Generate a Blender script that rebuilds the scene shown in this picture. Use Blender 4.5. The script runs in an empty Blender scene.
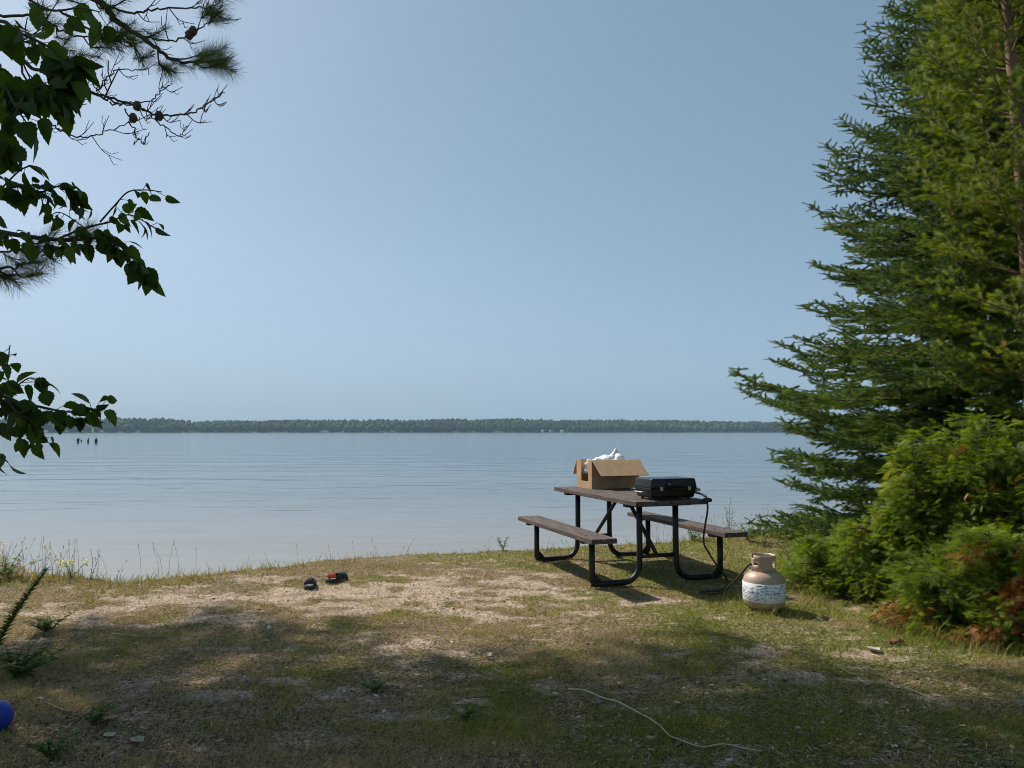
import bpy, bmesh, math, random
import numpy as np
from mathutils import Vector, Matrix
rng = np.random.default_rng(7); random.seed(7)
R = math.radians
scn = bpy.context.scene
COL = scn.collection
F = 760.0; CH = 1.375; PITCH = math.atan((431 - 384) / F)

def at(px, py, Y):
    """world point at forward distance Y seen at that picture position"""
    a = (px - 512) / F; b = -(py - 384) / F
    dy = math.cos(PITCH) - b * math.sin(PITCH); dz = math.sin(PITCH) + b * math.cos(PITCH)
    return Vector((a / dy * Y, Y, CH + dz / dy * Y))
def gp(px, py, z=0.0):
    """ground point"""
    p = at(px, py, 1.0); t = (z - CH) / (p.z - CH)
    return Vector((p.x * t, t, z))

# ------------------------------------------------------------------ noise
def _h(ix, iy, s):
    n = (ix.astype(np.int64) * 374761393 + iy.astype(np.int64) * 668265263 + s * 974711) & 0x7fffffff
    n = ((n ^ (n >> 13)) * 1274126177) & 0x7fffffff
    return ((n ^ (n >> 16)) & 0xffff) / 65535.0
def vn(x, y, s=0):
    x = np.asarray(x, float); y = np.asarray(y, float)
    ix = np.floor(x); iy = np.floor(y); fx = x - ix; fy = y - iy
    fx = fx * fx * (3 - 2 * fx); fy = fy * fy * (3 - 2 * fy)
    a = _h(ix, iy, s); b = _h(ix + 1, iy, s); c = _h(ix, iy + 1, s); d = _h(ix + 1, iy + 1, s)
    return (a * (1 - fx) + b * fx) * (1 - fy) + (c * (1 - fx) + d * fx) * fy
def fbm(x, y, s=0, o=4):
    r = 0; a = .5; t = 0
    for i in range(o):
        r = r + a * vn(x * 2 ** i, y * 2 ** i, s + i * 17); t += a; a *= .55
    return r / t
def sstep(a, b, x):
    t = np.clip((x - a) / (b - a), 0, 1); return t * t * (3 - 2 * t)

# ------------------------------------------------------------------ terrain
EX = [-60, -20, -12, -8, -6, -4.9, -3.45, -2.9, -1.94, -1.2, -.47, .33, 1.02, 2.37, 3.4, 5, 8, 20, 60]
EY = [60, 24, 15, 10, 8.2, 7.3, 6.9, 7.2, 8.05, 8.35, 8.55, 8.75, 9.0, 9.6, 10.2, 11, 12.5, 18, 50]
WATER = -0.75
def edge(x):
    return np.interp(x, EX, EY) + .16 * (vn(np.asarray(x) * 1.7, 0 * np.asarray(x), 5) - .5) + .1 * (vn(np.asarray(x) * 6, 0 * np.asarray(x), 6) - .5)
def height(x, y):
    x = np.asarray(x, float); y = np.asarray(y, float)
    e = y - edge(x)
    land = .05 * (fbm(x * .7, y * .7, 3, 3) - .5) + .022 * (fbm(x * 5, y * 5, 9, 3) - .5)
    land = land + .03 * sstep(-1.2, -.2, e)
    bank = -.35 * sstep(-.05, .5, e) - .55 * sstep(.3, 3.2, e) - 1.6 * sstep(3, 40, e)
    return land + bank
def hz(x, y): return float(height(x, y))

# ------------------------------------------------------------------ materials
def mat(name, base=(.5, .5, .5), rough=.6, metal=0., spec=.5, build=None):
    m = bpy.data.materials.new(name); m.use_nodes = True
    nt = m.node_tree; b = nt.nodes['Principled BSDF']
    b.inputs['Base Color'].default_value = (*base, 1); b.inputs['Roughness'].default_value = rough
    b.inputs['Metallic'].default_value = metal; b.inputs['Specular IOR Level'].default_value = spec
    if build: build(nt, b)
    return m
def N(nt, t, **kw):
    n = nt.nodes.new(t)
    for k, v in kw.items():
        if k in n.inputs: n.inputs[k].default_value = v
        else: setattr(n, k, v)
    return n
def noise_mat(name, c1, c2, scale=8, rough=.6, bump=.1, metal=0., spec=.4, stretch=(1, 1, 1), dist=.01, detail=5):
    def bld(nt, b):
        tc = N(nt, 'ShaderNodeTexCoord'); mp = N(nt, 'ShaderNodeMapping'); mp.inputs['Scale'].default_value = stretch
        nt.links.new(tc.outputs['Object'], mp.inputs[0])
        n = N(nt, 'ShaderNodeTexNoise', Scale=scale, Detail=detail, Roughness=.6); nt.links.new(mp.outputs[0], n.inputs['Vector'])
        r = N(nt, 'ShaderNodeValToRGB'); r.color_ramp.elements[0].position = .32; r.color_ramp.elements[1].position = .68
        r.color_ramp.elements[0].color = (*c1, 1); r.color_ramp.elements[1].color = (*c2, 1)
        nt.links.new(n.outputs['Fac'], r.inputs[0]); nt.links.new(r.outputs[0], b.inputs['Base Color'])
        if bump:
            bp = N(nt, 'ShaderNodeBump', Strength=bump, Distance=dist); nt.links.new(n.outputs['Fac'], bp.inputs['Height'])
            nt.links.new(bp.outputs[0], b.inputs['Normal'])
    return mat(name, c1, rough, metal, spec, bld)
def leaf_mat(name, cols, transl=.35, rough=.45, spec=.35):
    """cols: ramp stops driven by the per-leaf value 'tint'"""
    def bld(nt, b):
        a = N(nt, 'ShaderNodeAttribute', attribute_name='tint')
        r = N(nt, 'ShaderNodeValToRGB')
        e = r.color_ramp.elements
        while len(e) < len(cols): e.new(.5)
        for i, (p, c) in enumerate(cols): e[i].position = p; e[i].color = (*c, 1)
        nt.links.new(a.outputs['Fac'], r.inputs[0]); nt.links.new(r.outputs[0], b.inputs['Base Color'])
        if transl:
            t = N(nt, 'ShaderNodeBsdfTranslucent')
            mx = N(nt, 'ShaderNodeMixShader'); mx.inputs[0].default_value = transl
            hs = N(nt, 'ShaderNodeHueSaturation', Saturation=1.15, Value=1.2)
            nt.links.new(r.outputs[0], hs.inputs['Color']); nt.links.new(hs.outputs[0], t.inputs[0])
            nt.links.new(b.outputs[0], mx.inputs[1]); nt.links.new(t.outputs[0], mx.inputs[2])
            nt.links.new(mx.outputs[0], nt.nodes['Material Output'].inputs['Surface'])
    return mat(name, cols[0][1], rough, 0, spec, bld)

M = {}
M['bark'] = noise_mat('bark', (.05, .035, .025), (.17, .12, .09), 14, .9, .6, stretch=(1, 1, .25), dist=.02)
M['pinebark'] = noise_mat('pine_bark', (.07, .04, .028), (.26, .16, .11), 12, .9, .6, stretch=(1, 1, .35), dist=.02)
M['twig'] = noise_mat('twig_bark', (.035, .025, .02), (.08, .055, .045), 30, .85, .3)
M['paletwig'] = noise_mat('pale_dead_wood', (.2, .17, .14), (.36, .31, .26), 30, .85, .3)
M['spruce'] = leaf_mat('spruce_needles', [(0, (.03, .07, .02)), (.5, (.11, .17, .035)), (.85, (.2, .26, .05)), (1, (.24, .22, .07))], .3, .5, .12)
M['jack'] = leaf_mat('pine_needles_yellow_green', [(0, (.09, .14, .02)), (.6, (.21, .27, .03)), (.93, (.34, .36, .045)), (1, (.32, .2, .05))], .35, .5, .12)
M['farpine'] = leaf_mat('tall_pine_needles', [(0, (.03, .06, .02)), (1, (.07, .1, .03))], .1)
M['nearpine'] = leaf_mat('near_pine_needles', [(0, (.06, .1, .02)), (1, (.13, .17, .035))], .3, .5, .15)
M['cedar'] = leaf_mat('cedar_sprays', [(0, (.07, .12, .022)), (.45, (.17, .24, .032)), (.8, (.32, .38, .06)), (1, (.4, .38, .08))], .45, .5, .12)
M['deadcedar'] = leaf_mat('dead_cedar_sprays', [(0, (.22, .07, .02)), (1, (.42, .17, .05))], .2)
M['leaf'] = leaf_mat('broad_leaves', [(0, (.03, .055, .01)), (.6, (.055, .1, .015)), (1, (.09, .15, .02))], .45, .5, .15)
M['weed'] = leaf_mat('weed_leaves', [(0, (.04, .1, .015)), (.6, (.08, .17, .02)), (1, (.16, .21, .04))], .35, .6, .1)
M['grass'] = leaf_mat('grass_blades', [(0, (.085, .16, .02)), (.35, (.21, .24, .035)), (.55, (.4, .33, .08)), (.8, (.44, .34, .16)), (1, (.55, .44, .26))], .25, .6, .2)
M['straw'] = leaf_mat('litter', [(0, (.025, .018, .014)), (.45, (.13, .08, .045)), (.8, (.32, .22, .13)), (1, (.55, .48, .38))], 0, .8, .2)
M['flower'] = leaf_mat('yellow_petals', [(0, (.75, .6, .03)), (1, (.85, .75, .08))], .2)

# ------------------------------------------------------------------ object helpers
def tag(o, label=None, cat=None, group=None, kind=None):
    if label: o['label'] = label
    if cat: o['category'] = cat
    if group: o['group'] = group
    if kind: o['kind'] = kind
    return o
def empty(name, loc, rz=0):
    o = bpy.data.objects.new(name, None); COL.objects.link(o); o.location = loc; o.rotation_euler = (0, 0, rz)
    o.empty_display_size = .1; return o
def link(name, me, m, parent=None, loc=None, rz=0):
    o = bpy.data.objects.new(name, me); COL.objects.link(o)
    if m: me.materials.append(m)
    if parent: o.parent = parent
    if loc is not None: o.location = loc
    o.rotation_euler = (0, 0, rz); return o
def bm_obj(name, bm, m, parent=None, loc=None, rz=0, smooth=True, bevel=0):
    bmesh.ops.recalc_face_normals(bm, faces=bm.faces)
    me = bpy.data.meshes.new(name); bm.to_mesh(me); bm.free()
    if smooth:
        me.shade_smooth()
    o = link(name, me, m, parent, loc, rz)
    if bevel:
        b = o.modifiers.new('bevel', 'BEVEL'); b.width = bevel; b.segments = 2; b.limit_method = 'ANGLE'; b.angle_limit = R(40)
        b.harden_normals = True
    return o
def raw_mesh(name, v, f, m, parent=None, tint=None, smooth=False, loc=None):
    """v (n,3), f (k,3|4) index arrays"""
    me = bpy.data.meshes.new(name); v = np.ascontiguousarray(v, np.float32); f = np.ascontiguousarray(f, np.int32)
    k = f.shape[1]
    me.vertices.add(len(v)); me.vertices.foreach_set('co', v.ravel())
    me.loops.add(f.size); me.loops.foreach_set('vertex_index', f.ravel())
    me.polygons.add(len(f)); me.polygons.foreach_set('loop_start', np.arange(0, f.size, k, dtype=np.int32))
    if smooth: me.polygons.foreach_set('use_smooth', np.ones(len(f), bool))
    me.update(calc_edges=True)
    if tint is not None:
        a = me.attributes.new('tint', 'FLOAT', 'POINT'); a.data.foreach_set('value', np.ascontiguousarray(tint, np.float32))
    return link(name, me, m, parent, loc)
def nrm(a): return a / np.maximum(np.linalg.norm(a, axis=-1, keepdims=True), 1e-9)
def frames(d, up, roll=None):
    """rotation matrices, columns x,y,z with y along d and z near up"""
    y = nrm(np.asarray(d, float)); up = np.broadcast_to(np.asarray(up, float), y.shape)
    x = nrm(np.cross(y, up) + 1e-6); z = np.cross(x, y)
    if roll is not None:
        c = np.cos(roll)[:, None]; s = np.sin(roll)[:, None]
        x, z = x * c + z * s, z * c - x * s
    return np.stack([x, y, z], axis=-1)
def inst(name, T, pos, Rm, sc, m, parent=None, tint=None, loc=None):
    tv, tf = T; n = len(pos)
    if loc is not None: pos = np.asarray(pos) - np.asarray(loc)
    sc = np.asarray(sc, float)
    tvs = tv[None] * (sc[:, None, None] if sc.ndim == 1 else sc[:, None, :])
    v = np.einsum('nij,nkj->nki', Rm, tvs) + np.asarray(pos)[:, None, :]
    f = tf[None] + (np.arange(n) * len(tv))[:, None, None]
    if tint is None: tint = rng.random(n)
    return raw_mesh(name, v.reshape(-1, 3), f.reshape(-1, tf.shape[1]), m, parent, np.repeat(tint, len(tv)), False)
def tube(paths, sides=5):
    """paths: list of (points (n,3), radii (n)) -> v,f quads"""
    V = []; Fc = []; o = 0
    ang = np.arange(sides) * 2 * math.pi / sides
    for p, r in paths:
        p = np.asarray(p, float); n = len(p); r = np.broadcast_to(np.asarray(r, float), (n,))
        d = nrm(np.gradient(p, axis=0)); ref = np.array([.31, .17, .93]) if abs(d[:, 2]).mean() < .9 else np.array([1., .2, .1])
        x = nrm(np.cross(d, ref)); z = np.cross(x, d)
        V.append((p[:, None] + r[:, None, None] * (x[:, None] * np.cos(ang)[None, :, None] + z[:, None] * np.sin(ang)[None, :, None])).reshape(-1, 3))
        i = np.arange(n - 1)[:, None] * sides; j = np.arange(sides)[None]; k = (j + 1) % sides
        Fc.append(np.stack([i + j, i + k, i + k + sides, i + j + sides], -1).reshape(-1, 4) + o); o += n * sides
    return np.concatenate(V), np.concatenate(Fc)
def tubes_obj(name, paths, m, parent=None, sides=5, smooth=True):
    v, f = tube(paths, sides); return raw_mesh(name, v, f, m, parent, None, smooth)
def smooth_path(pts, n=8):
    pts = np.array([list(p) for p in pts], float); P = np.vstack([2 * pts[0] - pts[1], pts, 2 * pts[-1] - pts[-2]]); out = []
    for i in range(1, len(P) - 2):
        for k in range(n):
            t = k / n
            out.append(.5 * ((2 * P[i]) + (-P[i - 1] + P[i + 1]) * t + (2 * P[i - 1] - 5 * P[i] + 4 * P[i + 1] - P[i + 2]) * t ** 2 + (-P[i - 1] + 3 * P[i] - 3 * P[i + 1] + P[i + 2]) * t ** 3))
    out.append(P[-2]); return np.array(out)
def box_bm(bm, x0, x1, y0, y1, z0, z1, mtx=None):
    vs = [bm.verts.new((x, y, z)) for x in (x0, x1) for y in (y0, y1) for z in (z0, z1)]
    for q in ((0, 1, 3, 2), (4, 6, 7, 5), (0, 4, 5, 1), (2, 3, 7, 6), (0, 2, 6, 4), (1, 5, 7, 3)): bm.faces.new([vs[i] for i in q])
    if mtx: bmesh.ops.transform(bm, matrix=mtx, verts=vs)
    return vs
def lathe_bm(prof, seg=40, bm=None, cap=True):
    bm = bm or bmesh.new(); rings = []
    for r, z in prof:
        rings.append([bm.verts.new((r * math.cos(2 * math.pi * i / seg), r * math.sin(2 * math.pi * i / seg), z)) for i in range(seg)])
    for a, b in zip(rings, rings[1:]):
        for i in range(seg): bm.faces.new((a[i], a[(i + 1) % seg], b[(i + 1) % seg], b[i]))
    if cap:
        bm.faces.new(rings[0][::-1]); bm.faces.new(rings[-1])
    return bm
def bm_tube(bm, path, r, sides=10, cap=True):
    v, f = tube([(path, r)], sides); vs = [bm.verts.new(p) for p in v]
    for q in f: bm.faces.new([vs[i] for i in q])
    if cap:
        bm.faces.new(vs[:sides][::-1]); bm.faces.new(vs[-sides:])

# ------------------------------------------------------------------ world, sun, camera
SUN_EL, SUN_AZ = R(47), R(-50)      # azimuth measured from +Y towards +X
sd = Vector((math.sin(SUN_AZ) * math.cos(SUN_EL), math.cos(SUN_AZ) * math.cos(SUN_EL), math.sin(SUN_EL)))
w = bpy.data.worlds.new('World'); scn.world = w; w.use_nodes = True
nt = w.node_tree; bg = nt.nodes['Background']; sky = nt.nodes.new('ShaderNodeTexSky'); sky.sky_type = 'NISHITA'
sky.sun_disc = False; sky.sun_elevation = SUN_EL; sky.sun_rotation = SUN_AZ
sky.air_density = .8; sky.dust_density = 1.6; sky.ozone_density = 4.0; sky.altitude = 200
hs = nt.nodes.new('ShaderNodeHueSaturation'); hs.inputs['Saturation'].default_value = .66
nt.links.new(sky.outputs[0], hs.inputs['Color']); mxs = nt.nodes.new('ShaderNodeMix'); mxs.data_type = 'RGBA'; mxs.inputs['Factor'].default_value = .3; mxs.inputs[7].default_value = (1.9, 4.4, 5.9, 1)   # even milky blue of a hazy summer sky
nt.links.new(hs.outputs[0], mxs.inputs[6]); 
tcs = nt.nodes.new('ShaderNodeTexCoord'); sps = nt.nodes.new('ShaderNodeSeparateXYZ'); nt.links.new(tcs.outputs['Generated'], sps.inputs[0])
mrs = nt.nodes.new('ShaderNodeMapRange'); mrs.inputs['From Min'].default_value = 0; mrs.inputs['From Max'].default_value = .22; mrs.inputs['To Min'].default_value = .62; mrs.inputs['To Max'].default_value = 0
nt.links.new(sps.outputs['Z'], mrs.inputs['Value'])
mx2 = nt.nodes.new('ShaderNodeMix'); mx2.data_type = 'RGBA'; nt.links.new(mrs.outputs[0], mx2.inputs['Factor']); nt.links.new(mxs.outputs[2], mx2.inputs[6]); mx2.inputs[7].default_value = (2.85, 4.05, 5.6, 1)
nt.links.new(mx2.outputs[2], bg.inputs['Color']); bg.inputs['Strength'].default_value = .0925
sun = bpy.data.lights.new('sun', 'SUN'); sun.energy = 5.0; sun.angle = R(.53); sun.color = (1, .93, .82)
so = bpy.data.objects.new('sun', sun); COL.objects.link(so); so.rotation_euler = sd.to_track_quat('Z', 'Y').to_euler(); so.location = (-20, 20, 30)
cam = bpy.data.cameras.new('camera'); cam.sensor_width = 36; cam.lens = F / 1024 * 36; cam.clip_end = 6000; cam.clip_start = .05
co = bpy.data.objects.new('camera', cam); COL.objects.link(co); co.location = (0, 0, CH); co.rotation_euler = (R(90) + PITCH, 0, 0); scn.camera = co
scn.view_settings.view_transform = 'Standard'; scn.view_settings.look = 'None'; scn.view_settings.exposure = .25; scn.view_settings.gamma = 1
scn.view_settings.use_curve_mapping = False
scn.cycles.pixel_filter_type = 'BLACKMAN_HARRIS'; scn.cycles.filter_width = 1.0

# ------------------------------------------------------------------ ground
def axis(fine0, fine1, step, lo, hi, grow=1.25):
    a = list(np.arange(fine0, fine1, step)); s = step
    while a[-1] < hi: s *= grow; a.append(a[-1] + s)
    s = step
    while a[0] > lo: s *= grow; a.insert(0, a[0] - s)
    return np.array(a)
def sandiness(x, y):
    c = np.exp(-(((x + 1.1) / 2.3) ** 2 + ((y - 6.35) / 1.05) ** 2) ** 1.1)
    c2 = .7 * np.exp(-(((x + 3.3) / 1.3) ** 2 + ((y - 5.9) / .35) ** 2))
    c3 = .25 * np.exp(-(((x - 1.8) / 1.6) ** 2 + ((y - 4.3) / .8) ** 2)) + .4 * np.exp(-(((x + 1.) / 2.) ** 2 + ((y - 4.0) / 1.2) ** 2))
    n = fbm(x * 1.3, y * 1.8, 21, 4)
    n2 = fbm(x * 5, y * 8, 31, 4)
    return np.clip(sstep(.3, .9, np.maximum(np.maximum(c, c2), c3) * .84 + (n - .5) * 1.0 + (n2 - .5) * 2.1), 0, 1)
gx = axis(-7.5, 7.5, .035, -80, 80); gy = axis(2.0, 11.5, .035, -80, 130)
X, Y = np.meshgrid(gx, gy, indexing='ij'); Z = height(X, Y)
e = Y - edge(X); S = sandiness(X, Y); S = S * (1 - sstep(-.5, -.1, e)) + .25 * sstep(.2, .8, e) + .4 * sstep(2, 3, e)
# per point values: sand, grass green
G = np.clip((fbm(X * 1.6, Y * 2.2, 41, 5) - .5) * 3.2 + .12 + .7 * sstep(-.6, 2., X) - .25 * sstep(-1, -3, X), 0, 1)
nx, ny = X.shape
idx = np.arange(nx * ny).reshape(nx, ny)
fq = np.stack([idx[:-1, :-1], idx[1:, :-1], idx[1:, 1:], idx[:-1, 1:]], -1).reshape(-1, 4)
def ground_mat():
    def bld(nt, b):
        L = nt.links.new
        geo = N(nt, 'ShaderNodeNewGeometry')
        aS = N(nt, 'ShaderNodeAttribute', attribute_name='sand'); aG = N(nt, 'ShaderNodeAttribute', attribute_name='green')
        fine = N(nt, 'ShaderNodeTexNoise', Scale=60, Detail=6, Roughness=.75); L(geo.outputs['Position'], fine.inputs['Vector'])
        mid = N(nt, 'ShaderNodeTexNoise', Scale=13, Detail=6, Roughness=.7); L(geo.outputs['Position'], mid.inputs['Vector'])
        def ramp(src, stops):
            r = N(nt, 'ShaderNodeValToRGB'); e = r.color_ramp.elements
            while len(e) < len(stops): e.new(.5)
            for i, (p, c) in enumerate(stops): e[i].position = p; e[i].color = (*c, 1)
            L(src, r.inputs[0]); return r.outputs[0]
        sandc = ramp(fine.outputs['Fac'], [(.37, (.11, .075, .05)), (.47, (.43, .32, .235)), (.58, (.7, .57, .45))])
        dirt = ramp(fine.outputs['Fac'], [(.38, (.03, .02, .013)), (.5, (.2, .145, .085)), (.62, (.44, .33, .21))])
        grs = ramp(fine.outputs['Fac'], [(.38, (.02, .026, .01)), (.5, (.15, .16, .035)), (.62, (.36, .3, .1))])
        m1 = N(nt, 'ShaderNodeMix', data_type='RGBA'); L(aG.outputs['Fac'], m1.inputs['Factor']); L(dirt, m1.inputs[6]); L(grs, m1.inputs[7])
        ad = N(nt, 'ShaderNodeMath', operation='MULTIPLY_ADD'); L(mid.outputs['Fac'], ad.inputs[0]); ad.inputs[1].default_value = 2.6; ad.inputs[2].default_value = -1.3
        sm = N(nt, 'ShaderNodeMath', operation='ADD', use_clamp=True); L(ad.outputs[0], sm.inputs[0]); L(aS.outputs['Fac'], sm.inputs[1])
        m2 = N(nt, 'ShaderNodeMix', data_type='RGBA'); L(sm.outputs[0], m2.inputs['Factor']); L(m1.outputs[2], m2.inputs[6]); L(sandc, m2.inputs[7])
        L(m2.outputs[2], b.inputs['Base Color'])
        bp = N(nt, 'ShaderNodeBump', Strength=.9, Distance=.02); L(fine.outputs['Fac'], bp.inputs['Height'])
        bp2 = N(nt, 'ShaderNodeBump', Strength=.6, Distance=.05); L(mid.outputs['Fac'], bp2.inputs['Height']); L(bp.outputs[0], bp2.inputs['Normal'])
        L(bp2.outputs[0], b.inputs['Normal'])
    return mat('sandy_turf', (.2, .2, .2), .95, 0, .1, bld)
g = raw_mesh('ground', np.stack([X, Y, Z], -1).reshape(-1, 3), fq, ground_mat(), None, None, True)
for nme, arr in (('sand', S), ('green', G)):
    a = g.data.attributes.new(nme, 'FLOAT', 'POINT'); a.data.foreach_set('value', arr.ravel().astype(np.float32))
tag(g, kind='structure')

# ------------------------------------------------------------------ lake
def water_mat():
    def bld(nt, b):
        L = nt.links.new
        geo = N(nt, 'ShaderNodeNewGeometry')
        sep = N(nt, 'ShaderNodeSeparateXYZ'); L(geo.outputs['Position'], sep.inputs[0])
        # sandy shallows close to this bank, deeper blue-grey water further out
        mr = N(nt, 'ShaderNodeMapRange'); mr.inputs['From Min'].default_value = 10; mr.inputs['From Max'].default_value = 55; L(sep.outputs['Y'], mr.inputs['Value'])
        r = N(nt, 'ShaderNodeValToRGB'); e = r.color_ramp.elements
        e[0].color = (.27, .235, .19, 1); e[1].color = (.055, .08, .1, 1); e.new(.35).color = (.1, .105, .105, 1)
        L(mr.outputs[0], r.inputs[0]); L(r.outputs[0], b.inputs['Base Color'])
        b.inputs['IOR'].default_value = 1.33
        mp = N(nt, 'ShaderNodeMapping'); mp.inputs['Scale'].default_value = (.55, 1.6, 1); mp.inputs['Rotation'].default_value = (0, 0, R(6)); L(geo.outputs['Position'], mp.inputs[0])
        n1 = N(nt, 'ShaderNodeTexNoise', Scale=1.1, Detail=3, Roughness=.5); L(mp.outputs[0], n1.inputs['Vector'])
        n2 = N(nt, 'ShaderNodeTexNoise', Scale=.22, Detail=2, Roughness=.5); L(mp.outputs[0], n2.inputs['Vector'])
        n3 = N(nt, 'ShaderNodeTexNoise', Scale=.02, Detail=3, Roughness=.6); L(mp.outputs[0], n3.inputs['Vector'])
        b3 = N(nt, 'ShaderNodeMapRange'); b3.inputs['From Min'].default_value = .35; b3.inputs['From Max'].default_value = .65; b3.inputs['To Min'].default_value = .35; b3.inputs['To Max'].default_value = 1.
        L(n3.outputs['Fac'], b3.inputs['Value'])
        bp = N(nt, 'ShaderNodeBump', Distance=.04); L(n1.outputs['Fac'], bp.inputs['Height']); L(b3.outputs[0], bp.inputs['Strength'])
        bp2 = N(nt, 'ShaderNodeBump', Strength=1, Distance=.1); L(n2.outputs['Fac'], bp2.inputs['Height']); L(bp.outputs[0], bp2.inputs['Normal'])
        L(bp2.outputs[0], b.inputs['Normal'])
    return mat('lake_water', (.1, .1, .1), .1, 0, .5, bld)
bm = bmesh.new()
vs = [bm.verts.new(p) for p in ((-1900, -100, WATER), (1900, -100, WATER), (1900, 1900, WATER), (-1900, 1900, WATER))]; bm.faces.new(vs)
tag(bm_obj('lake', bm, water_mat(), smooth=False), kind='structure')

# ------------------------------------------------------------------ far shore
def shoreY(x):
    near = 830 + 0 * x; far = 1120 + 30 * np.sin(x * .004)
    t = sstep(-760, -380, x); return near * (1 - t) + far * t
def ridge(x):   # height of the treetops above the water
    y = shoreY(x)
    px = 512 + 760 * x / y
    top = np.interp(px, [0, 90, 120, 135, 160, 180, 270, 285, 292, 310, 350, 430, 440, 475, 500, 510, 530, 600, 700, 780, 900],
                    [15, 15.5, 15, 13.5, 11.3, 11.6, 12, 12.8, 13.3, 12.8, 12.2, 13, 14, 13.3, 13.5, 14, 13, 12.2, 11.4, 10.4, 10])
    return top * y / 760 + 1.3
xs = np.arange(-1850, 1850, 14.); hv = []; hf = []
for i, x in enumerate(xs):
    y = float(shoreY(x)); t = float(ridge(x)) - 11.5
    for dy, z in ((-3, -2.), (1, -.55), (6, .3), (60, max(t * .75, 1)), (150, max(t, 1.2)), (500, max(t, 1))): hv.append((x, y + dy, z))
hv = np.array(hv); k = 6
ii = np.arange(len(xs) - 1)[:, None] * k + np.arange(k - 1)[None]
hf = np.stack([ii, ii + k, ii + k + 1, ii + 1], -1).reshape(-1, 4)
tag(raw_mesh('far_hills', hv, hf, noise_mat('far_bank', (.02, .03, .014), (.04, .045, .025), .2, .9, 0), None, None, True), kind='structure')
bmi = bmesh.new(); bmesh.ops.create_icosphere(bmi, subdivisions=2, radius=1); tv = np.array([v.co[:] for v in bmi.verts]); tf = np.array([[v.index for v in f.verts] for f in bmi.faces]); bmi.free()
tv = tv * (1 + .28 * (rng.random(len(tv)) - .5))[:, None]
n = 9000
fx = rng.uniform(-1850, 1850, n); rowd = rng.random(n) ** 1.4 * 150; fy = shoreY(fx) + 5 + rowd
hb = np.maximum((ridge(fx) - 11.5) * sstep(0, 150, rowd) ** .6, .5) - .5
hh = (9.5 + 3.5 * fbm(fx * .02, rowd * .02, 77, 3) + rng.random(n) ** 2 * 2.2) * (.75 + .25 * sstep(0, 25, rowd))
pos = np.stack([fx, fy, hb + hh * .52], 1)
sc = np.stack([rng.uniform(2.2, 4.6, n), rng.uniform(2.2, 4.6, n), hh * .52], 1)
ang = rng.uniform(0, 6.28, n); Rm = frames(np.stack([np.cos(ang), np.sin(ang), 0 * ang], 1), (0, 0, 1))
tint = np.clip(fbm(fx * .02, rowd * .03, 88, 3) * 2 - .6 + rng.normal(0, .18, n), 0, 1)
M['farwood'] = leaf_mat('far_wood_foliage', [(0, (.012, .026, .014)), (.5, (.03, .062, .022)), (1, (.06, .1, .036))], 0, .9, .1)
o = inst('far_wood', (tv, tf), pos, Rm, sc, M['farwood'], tint=tint)
tag(o, 'low wooded shoreline running along the far side of the lake', 'far wood', kind='stuff')

white = mat('white_paint', (.8, .8, .8), .5); roofm = mat('grey_shingle', (.22, .22, .23), .8); dark = mat('dark_glass', (.03, .035, .04), .2)
def cottage(px, w_, label):
    x = (px - 512) / 760 * 1100.; y = float(shoreY(x)) - .5; e_ = empty('cottage', (x, y, -.2))
    tag(e_, label, 'cottage', 'small white buildings on the far shore')
    b = bmesh.new(); box_bm(b, -w_ / 2, w_ / 2, -2, 2, -.8, 2.1); bm_obj('wall', b, white, e_, smooth=False)
    b = bmesh.new(); a = [b.verts.new(p) for p in ((-w_ / 2 - .3, -2.3, 2.103), (w_ / 2 + .3, -2.3, 2.103), (w_ / 2 + .3, 2.3, 2.103), (-w_ / 2 - .3, 2.3, 2.103), (-w_ / 2 - .3, 0, 3.3), (w_ / 2 + .3, 0, 3.3))]
    for q in ((0, 1, 5, 4), (2, 3, 4, 5), (0, 4, 3), (1, 2, 5), (0, 3, 2, 1)): b.faces.new([a[i] for i in q])
    bm_obj('roof', b, roofm, e_, smooth=False)
    b = bmesh.new(); box_bm(b, -.5, .5, -2.06, -1.97, .5, 1.6); bm_obj('window', b, dark, e_, smooth=False)
cottage(563, 4.5, 'rightmost of the tiny white buildings low on the far shore')
cottage(551, 3.2, 'middle one of the tiny white buildings low on the far shore')
cottage(543, 3.2, 'leftmost of the tiny white buildings low on the far shore')
# white motor boat below the wood
bx, by = (343 - 512) / 760 * 1080., 1080.
be = empty('motor_boat', (bx, by, WATER)); tag(be, 'tiny white boat on the water in front of the distant wooded shore', 'boat')
b = bmesh.new(); rings = []
for x_, w_, zb in ((-3, .95, 0), (-1, 1.1, -.1), (1, 1.0, -.05), (2.4, .5, .1), (3.2, .04, .5)):
    rings.append([b.verts.new((x_, -w_, .8)), b.verts.new((x_, -w_ * .7, zb)), b.verts.new((x_, w_ * .7, zb)), b.verts.new((x_, w_, .8))])
for a, c in zip(rings, rings[1:]):
    for i in range(3): b.faces.new((a[i], a[i + 1], c[i + 1], c[i]))
    b.faces.new((a[3], a[0], c[0], c[3]))
b.faces.new(rings[0]); bm_obj('hull', b, white, be, smooth=False)
b = bmesh.new(); box_bm(b, -1.2, .9, -.7, .7, .803, 1.7); bm_obj('cabin', b, white, be, smooth=False, bevel=.1)
b = bmesh.new(); box_bm(b, -.9, .7, -.72, .72, 1.25, 1.5); bm_obj('window', b, dark, be, smooth=False)

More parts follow.
